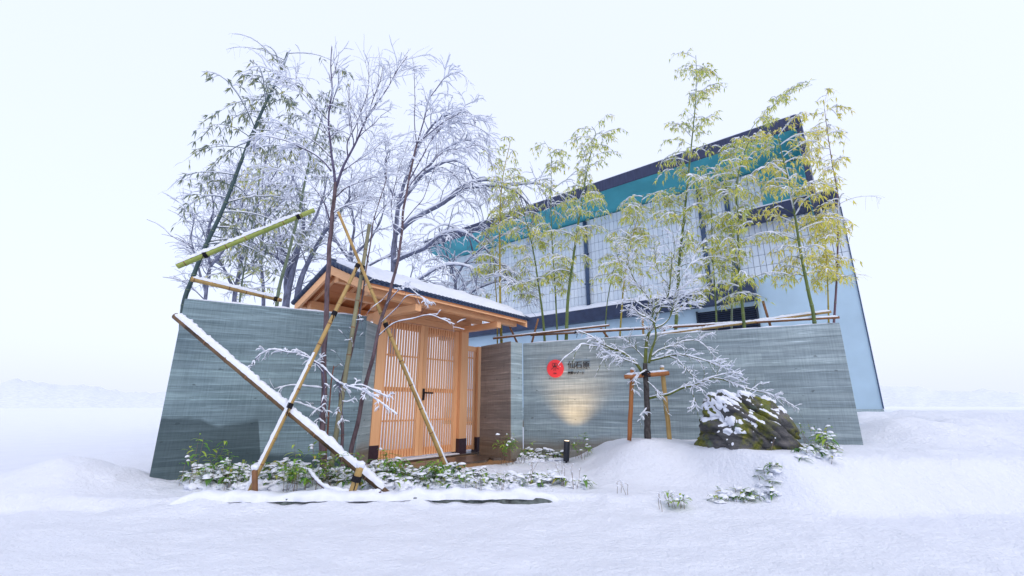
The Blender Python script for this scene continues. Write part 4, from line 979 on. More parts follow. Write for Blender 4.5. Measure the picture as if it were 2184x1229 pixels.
def bamboo(label, pth, r0, r1, culm, leaf, seed, f0=0.25, nb=22, bl=(0.3, 0.7), droop=0.16, dens=2, snow=0.7, up=0.55, fall=0.7, group='bamboo planted behind the concrete walls', leafw=(0.075, 0.12)):
    r = random.Random(seed); Pc = smooth_path([W(*q) for q in pth], 10); base = Pc[0].copy()
    t = thing('bamboo_plant', label, 'bamboo', tuple(base), 0, group)
    seg = np.linalg.norm(np.diff(Pc, axis=0), axis=1); cum = np.concatenate([[0], np.cumsum(seg)]); L = cum[-1]
    s = np.arange(0, L, 0.03); P = np.stack([np.interp(s, cum, Pc[:, k]) for k in range(3)], 1); tt = s / L
    rad = r0 + (r1 - r0) * tt; sp = 0.26; d = (s + .1) % sp; d = np.minimum(d, sp - d); rv = rad * (1 + 0.14 * np.exp(-(d / 0.014) ** 2))
    mc, mw, ml, ms = LMB(base), LMB(base), LMB(base), LMB(base); mc.tube(P, rv, 10, True); mc.build('culm', M[culm], t)
    m3 = LMB(base); x = sp - .1
    while x < L - 0.1:
        c0 = np.array([np.interp(x, s, P[:, k]) for k in range(3)]); c1 = np.array([np.interp(x + 0.012, s, P[:, k]) for k in range(3)]); rr = r0 + (r1 - r0) * x / L
        m3.tube([c0, c1], [rr * 1.16, rr * 1.16], 10, True); x += sp
    m3.build('node_rings', M['culm_mid'], t, kind='stuff')
    for k in range(nb):
        f = f0 + (1 - f0) * (k + r.random()) / nb; p = np.array([np.interp(f * L, s, P[:, j]) for j in range(3)])
        az = r.uniform(0, 6.283); dd = np.array([math.cos(az), math.sin(az) * .8, up + r.uniform(-.25, .35)])
        spray(r, mw, ml, ms, p, dd, r.uniform(*bl) * (1.0 - fall * 0.5 * f), droop, dens, snow, leafw, rb=max(0.002, 0.35 * (r0 + (r1 - r0) * f)))
    if mw.n: mw.build('branches', M[culm], t, kind='stuff')
    if ml.n: ml.build('foliage', M[leaf], t, kind='stuff')
    if ms.n: ms.build('snow', M['snow'], t, kind='stuff')
    return t
def bp(pts, off):           # pixel path over the right wall, off metres behind it
    return [(u, v, wall_Y(min(1785, max(1117, pts[0][0]))) + off) for u, v in pts]
BR = 'bamboo planted behind the right concrete wall'
bamboo('straight bright yellow bamboo nearest the tip of the gate roof', bp([(1070, 745), (1067, 640), (1066, 540), (1066, 465), (1072, 381), (1088, 305)], 0.8), 0.028, 0.006, 'culm_yellow', 'leaf_yellow', 101, 0.3, 26, (0.35, 0.75), group=BR)
bamboo('thin yellow-green bamboo just left of the bright yellow culm', bp([(1061, 745), (1060, 660), (1056, 600), (1050, 520), (1048, 450)], 1.2), 0.016, 0.004, 'culm_yellow', 'leaf_yellow', 102, 0.35, 12, (0.3, 0.6), group=BR)
bamboo('leaning green bamboo second along the right wall, arching left at its top', bp([(1163, 745), (1158, 680), (1151, 625), (1139, 545), (1129, 500), (1112, 440), (1092, 400)], 0.9), 0.026, 0.005, 'culm_green', 'leaf_yellow', 103, 0.25, 26, (0.35, 0.8), group=BR)
bamboo('slim pale bamboo with a bare-looking tall tip above the building eave', bp([(1190, 745), (1184, 616), (1178, 521), (1175, 440), (1175, 334), (1160, 300)], 1.0), 0.018, 0.003, 'culm_green', 'leaf_yellow', 104, 0.2, 22, (0.25, 0.6), group=BR)
bamboo('dark green bamboo with a full crown, beside the long downpipe', bp([(1207, 745), (1211, 643), (1220, 570), (1235, 466), (1248, 385), (1262, 320), (1270, 285), (1262, 270)], 0.7), 0.034, 0.006, 'culm_green', 'leaf_yellow', 105, 0.25, 40, (0.4, 0.85), group=BR)
bamboo('thin yellow bamboo with brown top left of the young mossy tree', bp([(1321, 735), (1326, 660), (1332, 597), (1347, 516), (1361, 460), (1372, 415)], 0.8), 0.018, 0.004, 'culm_yellow', 'leaf_yellow', 106, 0.3, 22, (0.35, 0.75), group=BR)
bamboo('tallest bamboo, rising above the eave behind the young mossy tree', bp([(1439, 735), (1442, 690), (1449, 557), (1459, 465), (1471, 345), (1483, 223), (1485, 152), (1484, 118)], 0.8), 0.030, 0.005, 'culm_green', 'leaf_yellow', 107, 0.18, 46, (0.35, 0.8), group=BR)
bamboo('slender bamboo in front of the left edge of the black louver', bp([(1529, 725), (1527, 660), (1520, 545), (1518, 480), (1515, 420), (1508, 370)], 0.7), 0.016, 0.004, 'culm_green', 'leaf_yellow', 108, 0.15, 34, (0.35, 0.85), group=BR)
bamboo('green bamboo crossing the black louver, its crown before the teal eave', bp([(1590, 725), (1584, 660), (1577, 580), (1573, 460), (1571, 390), (1590, 320), (1605, 290)], 0.6), 0.026, 0.006, 'culm_green', 'leaf_yellow', 109, 0.22, 36, (0.4, 0.85), group=BR)
bamboo('wispy bamboo whose thin tip leans far right above the roof corner', bp([(1560, 725), (1562, 600), (1568, 450), (1580, 350), (1600, 280), (1640, 235), (1690, 198), (1735, 180)], 1.3), 0.018, 0.002, 'culm_mid', 'leaf_yellow', 110, 0.5, 12, (0.2, 0.45), snow=0.6, group=BR)
bamboo('leaning green bamboo on the far right with golden foliage', bp([(1740, 710), (1733, 660), (1725, 626), (1708, 540), (1697, 470), (1685, 400), (1668, 330), (1660, 290)], 0.6), 0.028, 0.006, 'culm_green', 'leaf_gold', 111, 0.22, 36, (0.4, 0.85), group=BR)
bamboo('purple-stemmed bamboo at the right edge above the lower canopy', bp([(1778, 700), (1786, 560), (1786, 420), (1775, 350), (1766, 290), (1758, 230)], 1.0), 0.018, 0.004, 'culm_purple', 'leaf_gold', 112, 0.35, 36, (0.35, 0.8), snow=0.5, group=BR)
bamboo('short bushy golden bamboo at the right end of the wall', bp([(1768, 710), (1765, 600), (1760, 520), (1750, 460)], 0.9), 0.014, 0.004, 'culm_yellow', 'leaf_gold', 113, 0.35, 30, (0.35, 0.7), snow=0.35, group=BR)
bamboo('small bamboo with a drooping snowy head between the downpipe and the young tree', bp([(1290, 735), (1296, 640), (1318, 545), (1352, 470), (1385, 430)], 1.2), 0.012, 0.003, 'culm_green', 'leaf_yellow', 114, 0.4, 18, (0.3, 0.6), group=BR)
LB = 'bamboo behind the left concrete wall'
bamboo('thick dark green bamboo leaning right at the far left, cut by the green brace', [(388, 1000, 6.9), (386, 800, 6.9), (390, 660, 6.88), (412, 590, 6.85), (441, 520, 6.8), (478, 440, 6.75), (520, 330, 6.7), (560, 235, 6.65), (598, 155, 6.6), (614, 112, 6.6)], 0.044, 0.020, 'culm_dark', 'leaf_pale', 121, 0.46, 44, (0.8, 1.5), droop=0.20, dens=2, snow=0.85, up=0.35, fall=0.2, group=LB, leafw=(0.10, 0.16))
bamboo('grey-green bamboo leaning right behind the tan brace', [(588, 760, 7.5), (592, 635, 7.5), (616, 539, 7.5), (638, 450, 7.5), (653, 374, 7.5), (668, 315, 7.5), (690, 240, 7.5), (705, 190, 7.5)], 0.034, 0.010, 'culm_mid', 'leaf_pale', 122, 0.35, 34, (0.5, 1.1), snow=0.9, up=0.3, group=LB, leafw=(0.06, 0.1))
bamboo('thin bamboo upright with a few golden leaves in the middle of the left thicket', [(506, 800, 7.8), (511, 645, 7.8), (530, 523, 7.8), (545, 440, 7.8), (556, 356, 7.8), (560, 310, 7.8)], 0.022, 0.006, 'culm_mid', 'leaf_yellow', 123, 0.25, 20, (0.4, 0.8), snow=0.9, group=LB, leafw=(0.06, 0.09))

# ------------------------------------------------------------------ young mossy tree, its support frame and the rock
yt = cfg(n=19.0, lv=2, len=(0.07, 0.27), shrink=0.5, rmin=0.0016, rmax=0.0045, snow=0.0064, cover=0.95, droop=0.14, up=0.06, ang=(0.4, 1.05), t0=0.2, wob=0.16)
ys = cfg(n=7.0, lv=1, len=(0.05, 0.14), shrink=0.5, rmin=0.0016, rmax=0.004, snow=0.0075, cover=0.95, droop=0.14, up=0.06, ang=(0.3, 0.8), t0=0.1, wob=0.16)
yd = cfg(n=21.0, lv=2, len=(0.09, 0.34), shrink=0.5, rmin=0.0016, rmax=0.004, snow=0.0064, cover=0.93, droop=0.08, up=0.25, ang=(0.35, 0.95), t0=0.2, wob=0.16)
Yt = 5.95; b_ = W(1382, 936, Yt)
tree('young_tree', 'small mossy young tree with snow on every twig, held by a post frame', 'tree', b_, [
    ([(1383, 945, Yt), (1382, 900, Yt), (1380, 850, Yt), (1377, 800, Yt), (1376, 775, Yt)], 0.045, 0.030, None),
    ([(1377, 785, Yt), (1379, 745, Yt), (1384, 715, Yt), (1395, 690, Yt), (1402, 672, Yt), (1410, 655, Yt + .05), (1425, 630, Yt + .08), (1430, 590, Yt + .1), (1432, 550, Yt + .1)], 0.026, 0.006, yd),
    ([(1385, 775, Yt - .02), (1390, 745, Yt - .04), (1398, 720, Yt - .06), (1398, 700, Yt - .08), (1392, 680, Yt - .1), (1396, 655, Yt - .1)], 0.019, 0.007, yd),
    ([(1372, 795, Yt), (1360, 778, Yt - .05), (1345, 765, Yt - .1), (1326, 752, Yt - .15), (1300, 742, Yt - .2), (1278, 730, Yt - .25), (1255, 715, Yt - .28), (1232, 705, Yt - .3)], 0.022, 0.004, yt),
    ([(1312, 748, Yt - .18), (1290, 742, Yt - .22), (1262, 738, Yt - .26), (1240, 735, Yt - .3), (1222, 750, Yt - .33), (1202, 765, Yt - .35), (1190, 780, Yt - .36)], 0.009, 0.003, ys),
    ([(1240, 735, Yt - .3), (1228, 752, Yt - .34), (1222, 772, Yt - .36)], 0.006, 0.003, ys),
    ([(1360, 778, Yt - .05), (1340, 770, Yt - .2), (1315, 762, Yt - .3), (1295, 760, Yt - .35), (1282, 775, Yt - .38), (1276, 790, Yt - .4)], 0.007, 0.003, yt),
    ([(1376, 765, Yt), (1360, 748, Yt + .1), (1345, 735, Yt + .15), (1335, 722, Yt + .2)], 0.010, 0.004, yd),
    ([(1398, 700, Yt - .08), (1415, 692, Yt - .1), (1428, 678, Yt - .12), (1436, 655, Yt - .12), (1440, 630, Yt - .12), (1460, 610, Yt - .12), (1480, 595, Yt - .12)], 0.012, 0.003, yd),
    ([(1398, 690, Yt - .08), (1380, 678, Yt - .1), (1362, 668, Yt - .1), (1350, 650, Yt - .1), (1338, 635, Yt - .1)], 0.010, 0.003, yd),
    ([(1404, 668, Yt), (1385, 640, Yt), (1370, 620, Yt), (1355, 600, Yt), (1345, 580, Yt), (1338, 545, Yt), (1346, 505, Yt)], 0.009, 0.002, yd),
    ([(1432, 560, Yt + .1), (1440, 530, Yt + .1), (1436, 500, Yt + .1)], 0.005, 0.002, yd),
    ([(1428, 610, Yt + .1), (1408, 585, Yt + .1), (1398, 555, Yt + .1), (1402, 520, Yt + .1)], 0.006, 0.002, yd),
    ([(1440, 630, Yt - .12), (1455, 590, Yt - .1), (1475, 560, Yt - .1), (1490, 535, Yt - .1)], 0.006, 0.002, yd),
    ([(1345, 580, Yt), (1322, 560, Yt), (1312, 530, Yt)], 0.005, 0.002, yd),
    ([(1415, 645, Yt + .05), (1445, 640, Yt + .02), (1470, 625, Yt), (1492, 615, Yt - .03)], 0.008, 0.003, yd),
    ([(1404, 668, Yt), (1375, 655, Yt - .05), (1352, 642, Yt - .1), (1330, 640, Yt - .14)], 0.009, 0.003, yt),
    ([(1410, 655, Yt), (1440, 655, Yt - .08), (1462, 648, Yt - .12), (1484, 652, Yt - .15)], 0.008, 0.003, yt),
    ([(1386, 770, Yt), (1410, 764, Yt - .1), (1435, 758, Yt - .2), (1460, 758, Yt - .3), (1490, 765, Yt - .4), (1520, 775, Yt - .46), (1543, 785, Yt - .5)], 0.015, 0.003, yt),
    ([(1425, 760, Yt - .15), (1445, 768, Yt - .25), (1462, 785, Yt - .32), (1480, 805, Yt - .4), (1495, 820, Yt - .45)], 0.010, 0.004, yt),
    ([(1390, 760, Yt), (1405, 748, Yt + .1), (1432, 738, Yt + .15), (1460, 728, Yt + .2), (1490, 728, Yt + .22), (1510, 745, Yt + .24), (1530, 768, Yt + .26)], 0.011, 0.003, yt),
    ([(1490, 728, Yt + .22), (1505, 715, Yt + .24), (1522, 710, Yt + .26)], 0.005, 0.002, yt),
    ([(1384, 850, Yt), (1400, 846, Yt - .1), (1425, 842, Yt - .2), (1455, 828, Yt - .3), (1480, 822, Yt - .38), (1500, 812, Yt - .42), (1530, 808, Yt - .46), (1565, 818, Yt - .5), (1595, 830, Yt - .54), (1630, 838, Yt - .58), (1665, 850, Yt - .62), (1695, 868, Yt - .65)], 0.018, 0.003, yt),
    ([(1500, 812, Yt - .42), (1530, 802, Yt - .48), (1560, 796, Yt - .54), (1585, 800, Yt - .58)], 0.007, 0.003, yt),
    ([(1480, 822, Yt - .38), (1478, 840, Yt - .45), (1484, 858, Yt - .5), (1480, 872, Yt - .52)], 0.006, 0.003, yt),
    ([(1565, 818, Yt - .5), (1590, 832, Yt - .6), (1580, 850, Yt - .66), (1565, 870, Yt - .68)], 0.006, 0.003, yt),
    ([(1382, 815, Yt - .03), (1398, 830, Yt - .12), (1410, 848, Yt - .18), (1416, 862, Yt - .2)], 0.006, 0.003, yt),
    ([(1380, 870, Yt - .03), (1372, 880, Yt - .1), (1364, 888, Yt - .15)], 0.005, 0.002, yt),
    ([(1378, 790, Yt - .02), (1362, 800, Yt - .15), (1350, 815, Yt - .22), (1352, 832, Yt - .25)], 0.006, 0.003, yt)], M['bark_green'], 31, 0.009, trunk_n=1, trunk_mat=M['bark_trunk'])

fr = thing('tree_support', 'brown two-post wooden frame with a crossbar holding the young mossy tree', 'tree support', tuple(W(1385, 938, Yt + .06)))
loc = np.array(fr.location)
def rpost(name, a, b, r0, seed, par, mat=M['post_wood']):
    m2 = LMB(loc); N = 12; tt = np.linspace(0, 1, N)[:, None]; P = np.array(a) * (1 - tt) + np.array(b) * tt
    P = P + np.array([[nz(i * .5, seed, 0), nz(i * .5, seed, 5), 0] for i in range(N)]) * 0.006
    rr = np.full(N, r0) * (1 + .05 * np.array([nz(i, seed, 2) for i in range(N)])); rr[-1] *= .93; rr[0] *= .93; m2.tube(P, rr, 12, True); return m2.build(name, mat, par)
pa = rpost('support_post', W(1342, 940, Yt + .1), W(1349, 789, Yt + .1), 0.030, 1, fr)
pb = rpost('support_post', W(1429, 945, Yt + .05), W(1412, 784, Yt + .05), 0.030, 2, fr, M['pole_tan'])
cb = rpost('crossbar', W(1332, 804, Yt + .03), W(1427, 796, Yt - .02), 0.030, 3, fr)
m2 = LMB(loc); A_, B_ = W(1333, 804, Yt + .03), W(1425, 796, Yt - .02); tt = np.linspace(0, 1, 40)[:, None]; P = A_ * (1 - tt) + B_ * tt; P[:, 2] += 0.03
m2.tube(P, np.array([0.018 * (1 + .4 * nz(i * .4, 1, 1)) * min(1, i / 3, (39 - i) / 3) + .001 for i in range(40)]), 8); m2.build('snow', M['snow'], cb)
for o_, top in ((pa, W(1349, 789, Yt + .1)), (pb, W(1412, 784, Yt + .05))):
    m2 = LMB(loc); blob(m2, top + np.array([0, 0, .01]), (.03, .03, .024), random.Random(4)); m2.build('snow', M['snow'], o_)
m2 = LMB(loc); c0 = W(1377, 797, Yt)
for k in range(6):
    an = np.linspace(0, 6.283, 14); m2.tube(np.array([c0 + np.array([math.cos(x) * .06, math.sin(x) * .06, (k - 3) * .011 + .012 * math.sin(x * 2 + k)]) for x in an]), 0.006, 5)
m2.build('rope_lashing', M['rope'], fr)

# rock
RY = 5.30; RC = W(1594, 905, RY)
out = [(1483, 880), (1486, 858), (1500, 843), (1530, 836), (1565, 831), (1600, 836), (1632, 856), (1652, 874), (1680, 895), (1692, 920), (1701, 950), (1690, 972), (1640, 980), (1590, 985), (1540, 978), (1500, 960), (1487, 940), (1482, 910)]
oa = []
for u, v in out:
    p = W(u, v, RY) - RC; oa.append((math.atan2(p[2], p[0]), math.hypot(p[0], p[2])))
oa.sort(); A0 = np.array([a for a, _ in oa]); R0 = np.array([q for _, q in oa])
A0 = np.concatenate([A0 - 2 * math.pi, A0, A0 + 2 * math.pi]); R0 = np.tile(R0, 3)
v, f = ico(4)
def subdiv_more(v, f):
    v = list(v); cache = {}; nf = []
    def mid(a, b):
        kk = (min(a, b), max(a, b))
        if kk not in cache: m = v[a] + v[b]; v.append(m / np.linalg.norm(m)); cache[kk] = len(v) - 1
        return cache[kk]
    for a, b, c in f: ab, bc, ca = mid(a, b), mid(b, c), mid(c, a); nf += [(a, ab, ca), (b, bc, ab), (c, ca, bc), (ab, bc, ca)]
    return np.array(v), np.array(nf)
v, f = subdiv_more(v, f)
PLN = [((-.985, -.10, -.05), .575), ((-.62, -.76, .16), .46), ((.02, -.86, .50), .36), ((.12, -.985, -.08), .40), ((.50, -.70, .50), .43), ((.66, -.05, .75), .46),
       ((.93, -.25, .28), .58), ((.62, -.78, .10), .52), ((.04, .10, .99), .36), ((.32, .05, .945), .385), ((0, .99, .1), .36), ((0, 0, -1), .52), ((-.80, .5, .3), .58)]
PN = np.array([np.array(n) / np.linalg.norm(n) for n, _ in PLN]); PD = np.array([d for _, d in PLN])
den = v @ PN.T; dist = np.where(den > 1e-3, PD[None, :] / np.maximum(den, 1e-3), 9.0)
K = 42.0; rr_ = -np.log(np.exp(-K * np.minimum(dist, 3)).sum(1)) / K
rp = v * rr_[:, None] * 0.90 * np.array([0.94, 1, 1])
for i in range(len(rp)):
    x, y, z = rp[i]; n = v[i]
    q = x * math.sin(R(38)) + z * math.cos(R(38)); w = x * math.cos(R(38)) - z * math.sin(R(38))        # strata dip down to the right
    cr = abs(nz(q * 5.0, w * 0.9 + 3, y * 2)); cr2 = abs(nz(q * 12, w * 2.0 + 7, y * 4))
    dd = -0.085 * max(0, 0.22 - cr) / 0.22 - 0.035 * max(0, 0.2 - cr2) / 0.2 + 0.035 * fbm(x * 3.0, y * 3.0, z * 3.0) + 0.012 * fbm(x * 12, y * 12, z * 12, 5)
    rp[i] = rp[i] + n * dd
rock = thing('boulder', 'large dark mossy boulder with snow patches, below the young tree', 'rock', tuple(RC))
m2 = MB(); m2.add(rp, None, f); m2.build('boulder_body', M['rock'], rock)
# snow resting on it
fn = np.cross(rp[f[:, 1]] - rp[f[:, 0]], rp[f[:, 2]] - rp[f[:, 0]]); vn = np.zeros_like(rp)
for k in range(3): np.add.at(vn, f[:, k], fn)
vn /= (np.linalg.norm(vn, axis=1, keepdims=True) + 1e-12)
msk = np.zeros(len(rp))
for i, p in enumerate(rp):
    topm = (vn[i, 2] - 0.72) * 1.6 + 1.3 * fbm(p[0] * 7, p[1] * 7, p[2] * 7) + (p[2] - 0.26) * 1.6
    px = math.hypot((p[0] + 0.35 - 0.35 * (0.1 - p[2])) / 0.085, (p[2] - 0.10) / 0.21)
    patch = (1 - px) * 0.9 + 1.5 * fbm(p[0] * 10, p[1] * 10, p[2] * 10) - 0.22 if p[1] < 0.1 else -1
    msk[i] = max(topm, patch)
msk = np.clip(msk * 2.2, 0, 1); fm = msk[f].max(1) > 0.02; idx = np.unique(f[fm]); remap = -np.ones(len(rp), int); remap[idx] = np.arange(len(idx))
m2 = MB(); m2.add(rp[idx] + vn[idx] * (0.024 * msk[idx] ** .5 - 0.005)[:, None] + np.array([0, 0, .008]) * msk[idx][:, None], None, remap[f[fm]]); m2.build('snow', M['snow'], rock)

# ------------------------------------------------------------------ sign, lettering, spot lamp
rz_w = math.atan2(RWD[1], RWD[0]); NW = np.array([RWD[1], -RWD[0], 0])        # NW points out of the wall towards the road
sc_ = PL(1185, 786.5, RW0, RWD)
sg_ = thing('round_sign', 'round red sign with a black character emblem on the right wall', 'sign', tuple(sc_), rz_w)
m2 = MB(); k = 64; rad = 0.148; th = np.arange(k) * 2 * math.pi / k
prof = [(rad, -0.001), (rad, -0.026), (rad - 0.004, -0.03)]; VV = []
for rr, yy in prof: VV += [(math.cos(a) * rr, yy, math.sin(a) * rr) for a in th]
VV.append((0, -0.03, 0)); q = []
for j in range(2): q += [[j * k + i, j * k + (i + 1) % k, (j + 1) * k + (i + 1) % k, (j + 1) * k + i] for i in range(k)]
m2.add(VV, q, [[2 * k + i, 2 * k + (i + 1) % k, 3 * k] for i in range(k)]); m2.build('disc', M['sign_red'], sg_, smooth=False)
def text_mesh(body, size, depth, mat, name, parent, loc, bold=0.0):
    cu = bpy.data.curves.new('t', 'FONT'); cu.body = body; cu.size = size; cu.extrude = depth; cu.offset = bold; cu.align_x = 'CENTER'; cu.align_y = 'CENTER'; cu.resolution_u = 3
    o = bpy.data.objects.new('t', cu); COL.objects.link(o); dg = bpy.context.evaluated_depsgraph_get(); dg.update()
    me = bpy.data.meshes.new_from_object(o.evaluated_get(dg)); bpy.data.objects.remove(o); me.materials.clear(); me.materials.append(mat); me.name = name
    me.transform(Matrix.Rotation(math.pi / 2, 4, 'X')); o = link(name, me, parent); o.location = loc; return o
# emblem: a rounded "field" head over two sweeping strokes and two legs, drawn with brush-like bars
m2 = MB()
def stroke(pts, w):
    P = smooth_path([(x, -0.0335, z) for x, z in pts], 5); m2.tube(P, np.linspace(w, w * 0.75, len(P)), 6, True)
an = np.linspace(0, 2 * math.pi, 17)
stroke([(-0.024 + 0.022 * math.cos(a), 0.060 + 0.022 * math.sin(a)) for a in an], 0.0038)
stroke([(0.024 + 0.022 * math.cos(a), 0.060 + 0.022 * math.sin(a)) for a in an], 0.0038)
stroke([(0, 0.088), (0, 0.03)], 0.004); stroke([(-0.03, 0.032), (0.03, 0.032)], 0.004)
stroke([(0, 0.036), (-0.03, 0.010), (-0.068, -0.016)], 0.0042); stroke([(0, 0.036), (0.03, 0.010), (0.068, -0.016)], 0.0042)
stroke([(-0.013, 0.010), (-0.014, -0.02), (-0.024, -0.038)], 0.004); stroke([(0.014, 0.010), (0.014, -0.038)], 0.004)
em = m2.build('emblem', M['letter'], sg_)
text_mesh('KAI', 0.034, 0.002, M['letter'], 'small_lettering', sg_, (0, -0.032, -0.082))
lc = PL(1234, 780, RW0, RWD)
lt = thing('wall_lettering', 'raised dark characters on the wall right of the red sign', 'lettering', tuple(lc), rz_w)
for u, ch in ((1219, '仙'), (1234.5, '石'), (1250.5, '原')):
    p = PL(u, 780, RW0, RWD); text_mesh(ch, 0.135, 0.004, M['letter'], 'character', lt, (float((p - lc).dot(RWD)), -0.012, float(p[2] - lc[2])), 0.0)
for i, ch in enumerate('星野リゾート'):
    p = PL(1214 + i * 6.0, 796, RW0, RWD); text_mesh(ch, 0.050, 0.004, M['letter'], 'character', lt, (float((p - lc).dot(RWD)), -0.010, float(p[2] - lc[2])), 0.0008)
lp = W(1207, 972, 6.98); lp[2] = max(0.0, float(ground_z(lp[0], lp[1])))
lh = W(1209, 942, 6.98)
tgt = PL(1224, 808, RW0, RWD)
lamp = thing('garden_spotlight', 'small black cylindrical spotlight in the snow below the red sign', 'lamp', tuple(lp))
ax = (lh - lp) / np.linalg.norm(lh - lp)
m2 = LMB(lp); a_ = lp + ax * 0.02; b2 = lh + ax * 0.01
m2.tube(np.array([a_, a_ + ax * .012, b2 - ax * .012, b2]), [0.040, 0.046, 0.046, 0.043], 20, True); m2.build('housing', M['lamp_body'], lamp)
m2 = LMB(lp); m2.tube([lp - np.array([0, 0, .08]), lp + ax * 0.03], 0.014, 10, True); m2.build('ground_spike', M['lamp_body'], lamp)
ml_, nt_, bb_ = mat_new('lit_lamp_lens', 0.2, 0.5); bb_.inputs['Emission Color'].default_value = (1, .72, .42, 1); bb_.inputs['Emission Strength'].default_value = 4.0
m2 = LMB(lp); m2.tube([b2 + ax * .001, b2 + ax * .004], 0.036, 20, True); m2.build('lens', ml_, lamp)
ld = bpy.data.lights.new('spot', 'SPOT'); ld.energy = 62; ld.color = (1.0, 0.58, 0.27); ld.spot_size = R(92); ld.spot_blend = 1.0; ld.shadow_soft_size = 0.03
lo = bpy.data.objects.new('spot_light', ld); COL.objects.link(lo); lo.parent = lamp
sp = lh + ax * 0.03; lo.location = Vector(sp - lp); lo.rotation_euler = Vector(tgt - sp).to_track_quat('-Z', 'Y').to_euler()

# ------------------------------------------------------------------ kerb
kt = thing('kerb', 'low dark wet kerb under a rounded ridge of snow along the road edge', 'kerb', (float(KERB_A[0]), float(KERB_A[1]), 0))
loc = np.array(kt.location); NK = 130; m2 = LMB(loc); VV = np.zeros((NK + 1, 6, 3)); ms = LMB(loc); SV = np.zeros((NK + 1, 9, 3))
for i in range(NK + 1):
    t = i / NK; p = KERB_A + (KERB_B + np.array([0.15, 0, 0]) - KERB_A) * t; y = p[1] + 0.012 * nz(t * 40, 1, 1); fade = sstep(0, 1, min(1, (1 - t) / 0.22, t / 0.10))
    top = 0.015 * fade - 0.12 * (1 - fade)
    for j, (dy, z) in enumerate(((-0.075, -0.2), (-0.075 + .01 * nz(t * 90, 3, 0), -0.05), (-0.06, top), (0.05, top), (0.07, top - .01), (0.07, -0.2))): VV[i, j] = (p[0], y + dy, z)
    y += 0.03 * fbm(p[0] * 1.3, 4, 4)
    h = (0.066 * (1 + 0.8 * fbm(p[0] * 3, 2, 2)) + .014 * nz(p[0] * 14, 1, 3) + .006 * nz(p[0] * 40, 1, 3)) * (0.4 + 0.6 * fade); ov = 0.10 + 0.05 * fbm(p[0] * 5, 6, 2) - 0.02 * sstep(-1.3, -0.7, p[0])
    for j in range(9):
        th = math.pi * (j / 8); SV[i, j] = (p[0], y + 0.0 - math.cos(th) * (ov * (1 + .35 * nz(p[0] * 11, j * .7, 2)) if j < 4 else 0.15), top - 0.012 + math.sin(th) ** 0.8 * h + (-.008 if j in (0, 8) else 0))
for mm, X in ((m2, VV), (ms, SV)):
    n2 = X.shape[1]; II = np.arange((NK + 1) * n2).reshape(NK + 1, n2); mm.add(X, np.stack([II[:-1, :-1], II[1:, :-1], II[1:, 1:], II[:-1, 1:]], -1).reshape(-1, 4))
m2.build('kerb_stones', M['kerb'], kt); ms.build('snow', M['snow'], kt)

# ------------------------------------------------------------------ dwarf bamboo and other low plants
def big_leaf(m2, b, d, ln, w, r, curl=0.35):
    d = d / np.linalg.norm(d); s = np.cross(d, [0, 0, 1.0]); s /= (np.linalg.norm(s) + 1e-6); n = np.cross(s, d)
    p1 = b + d * ln * .3; p2 = b + d * ln * .7 + np.array([0, 0, -curl * .35 * ln]); p3 = b + d * ln * .97 + np.array([0, 0, -curl * ln])
    m2.add([b, p1 + s * w + n * w * .25, p1, p1 - s * w + n * w * .25, p2 + s * w * .8 + n * w * .2, p2, p2 - s * w * .8 + n * w * .2, p3], [[1, 4, 5, 2], [2, 5, 6, 3]], [[0, 1, 2], [0, 2, 3], [4, 7, 5], [5, 7, 6]])
def snow_pad(m2, b, d, ln, w, h, r):
    d = d / (np.linalg.norm(d) + 1e-9); s = np.cross(d, [0, 0, 1.0]); s /= (np.linalg.norm(s) + 1e-6); k = 8; c = b + d * ln * .5
    A_ = []; B_ = []
    for j in range(k):
        a = 2 * math.pi * j / k + r.uniform(-.2, .2); q = r.uniform(.7, 1.25)
        e = d * math.cos(a) * ln * .5 * q + s * math.sin(a) * w * q
        A_.append(c + e + np.array([0, 0, -.002])); B_.append(c + e * .78 + np.array([0, 0, h * r.uniform(.5, .95)]))
    m2.add(A_ + B_ + [c + np.array([0, 0, h * 1.15])], [[j, (j + 1) % k, k + (j + 1) % k, k + j] for j in range(k)], [[k + j, k + (j + 1) % k, 2 * k] for j in range(k)])
def sasa_stem(r, mw, ml, ms, p, h, snow, nl=(3, 6), ll=(0.09, 0.17)):
    lean = np.array([r.gauss(0, .22), r.gauss(0, .22), 1.0]); lean /= np.linalg.norm(lean); top = p + lean * h
    mw.tube(np.array([p, p + lean * h * .5 + np.array([0, 0, .01]), top]), [0.0025, 0.002, 0.0015], 4)
    for k in range(r.randint(*nl)):
        az = r.uniform(0, 6.283); b = p + lean * h * r.uniform(.55, 1.0); d = np.array([math.cos(az), math.sin(az), r.uniform(-.2, .6)]); ln = r.uniform(*ll)
        big_leaf(ml, b, d, ln, ln * .13, r, r.uniform(.1, .6))
        if r.random() < snow:
            dn = d * np.array([1, 1, .5]); snow_pad(ms, b + np.array([0, 0, .004]), dn, ln * r.uniform(.45, .95), ln * r.uniform(.12, .28), r.uniform(.008, .022), r)
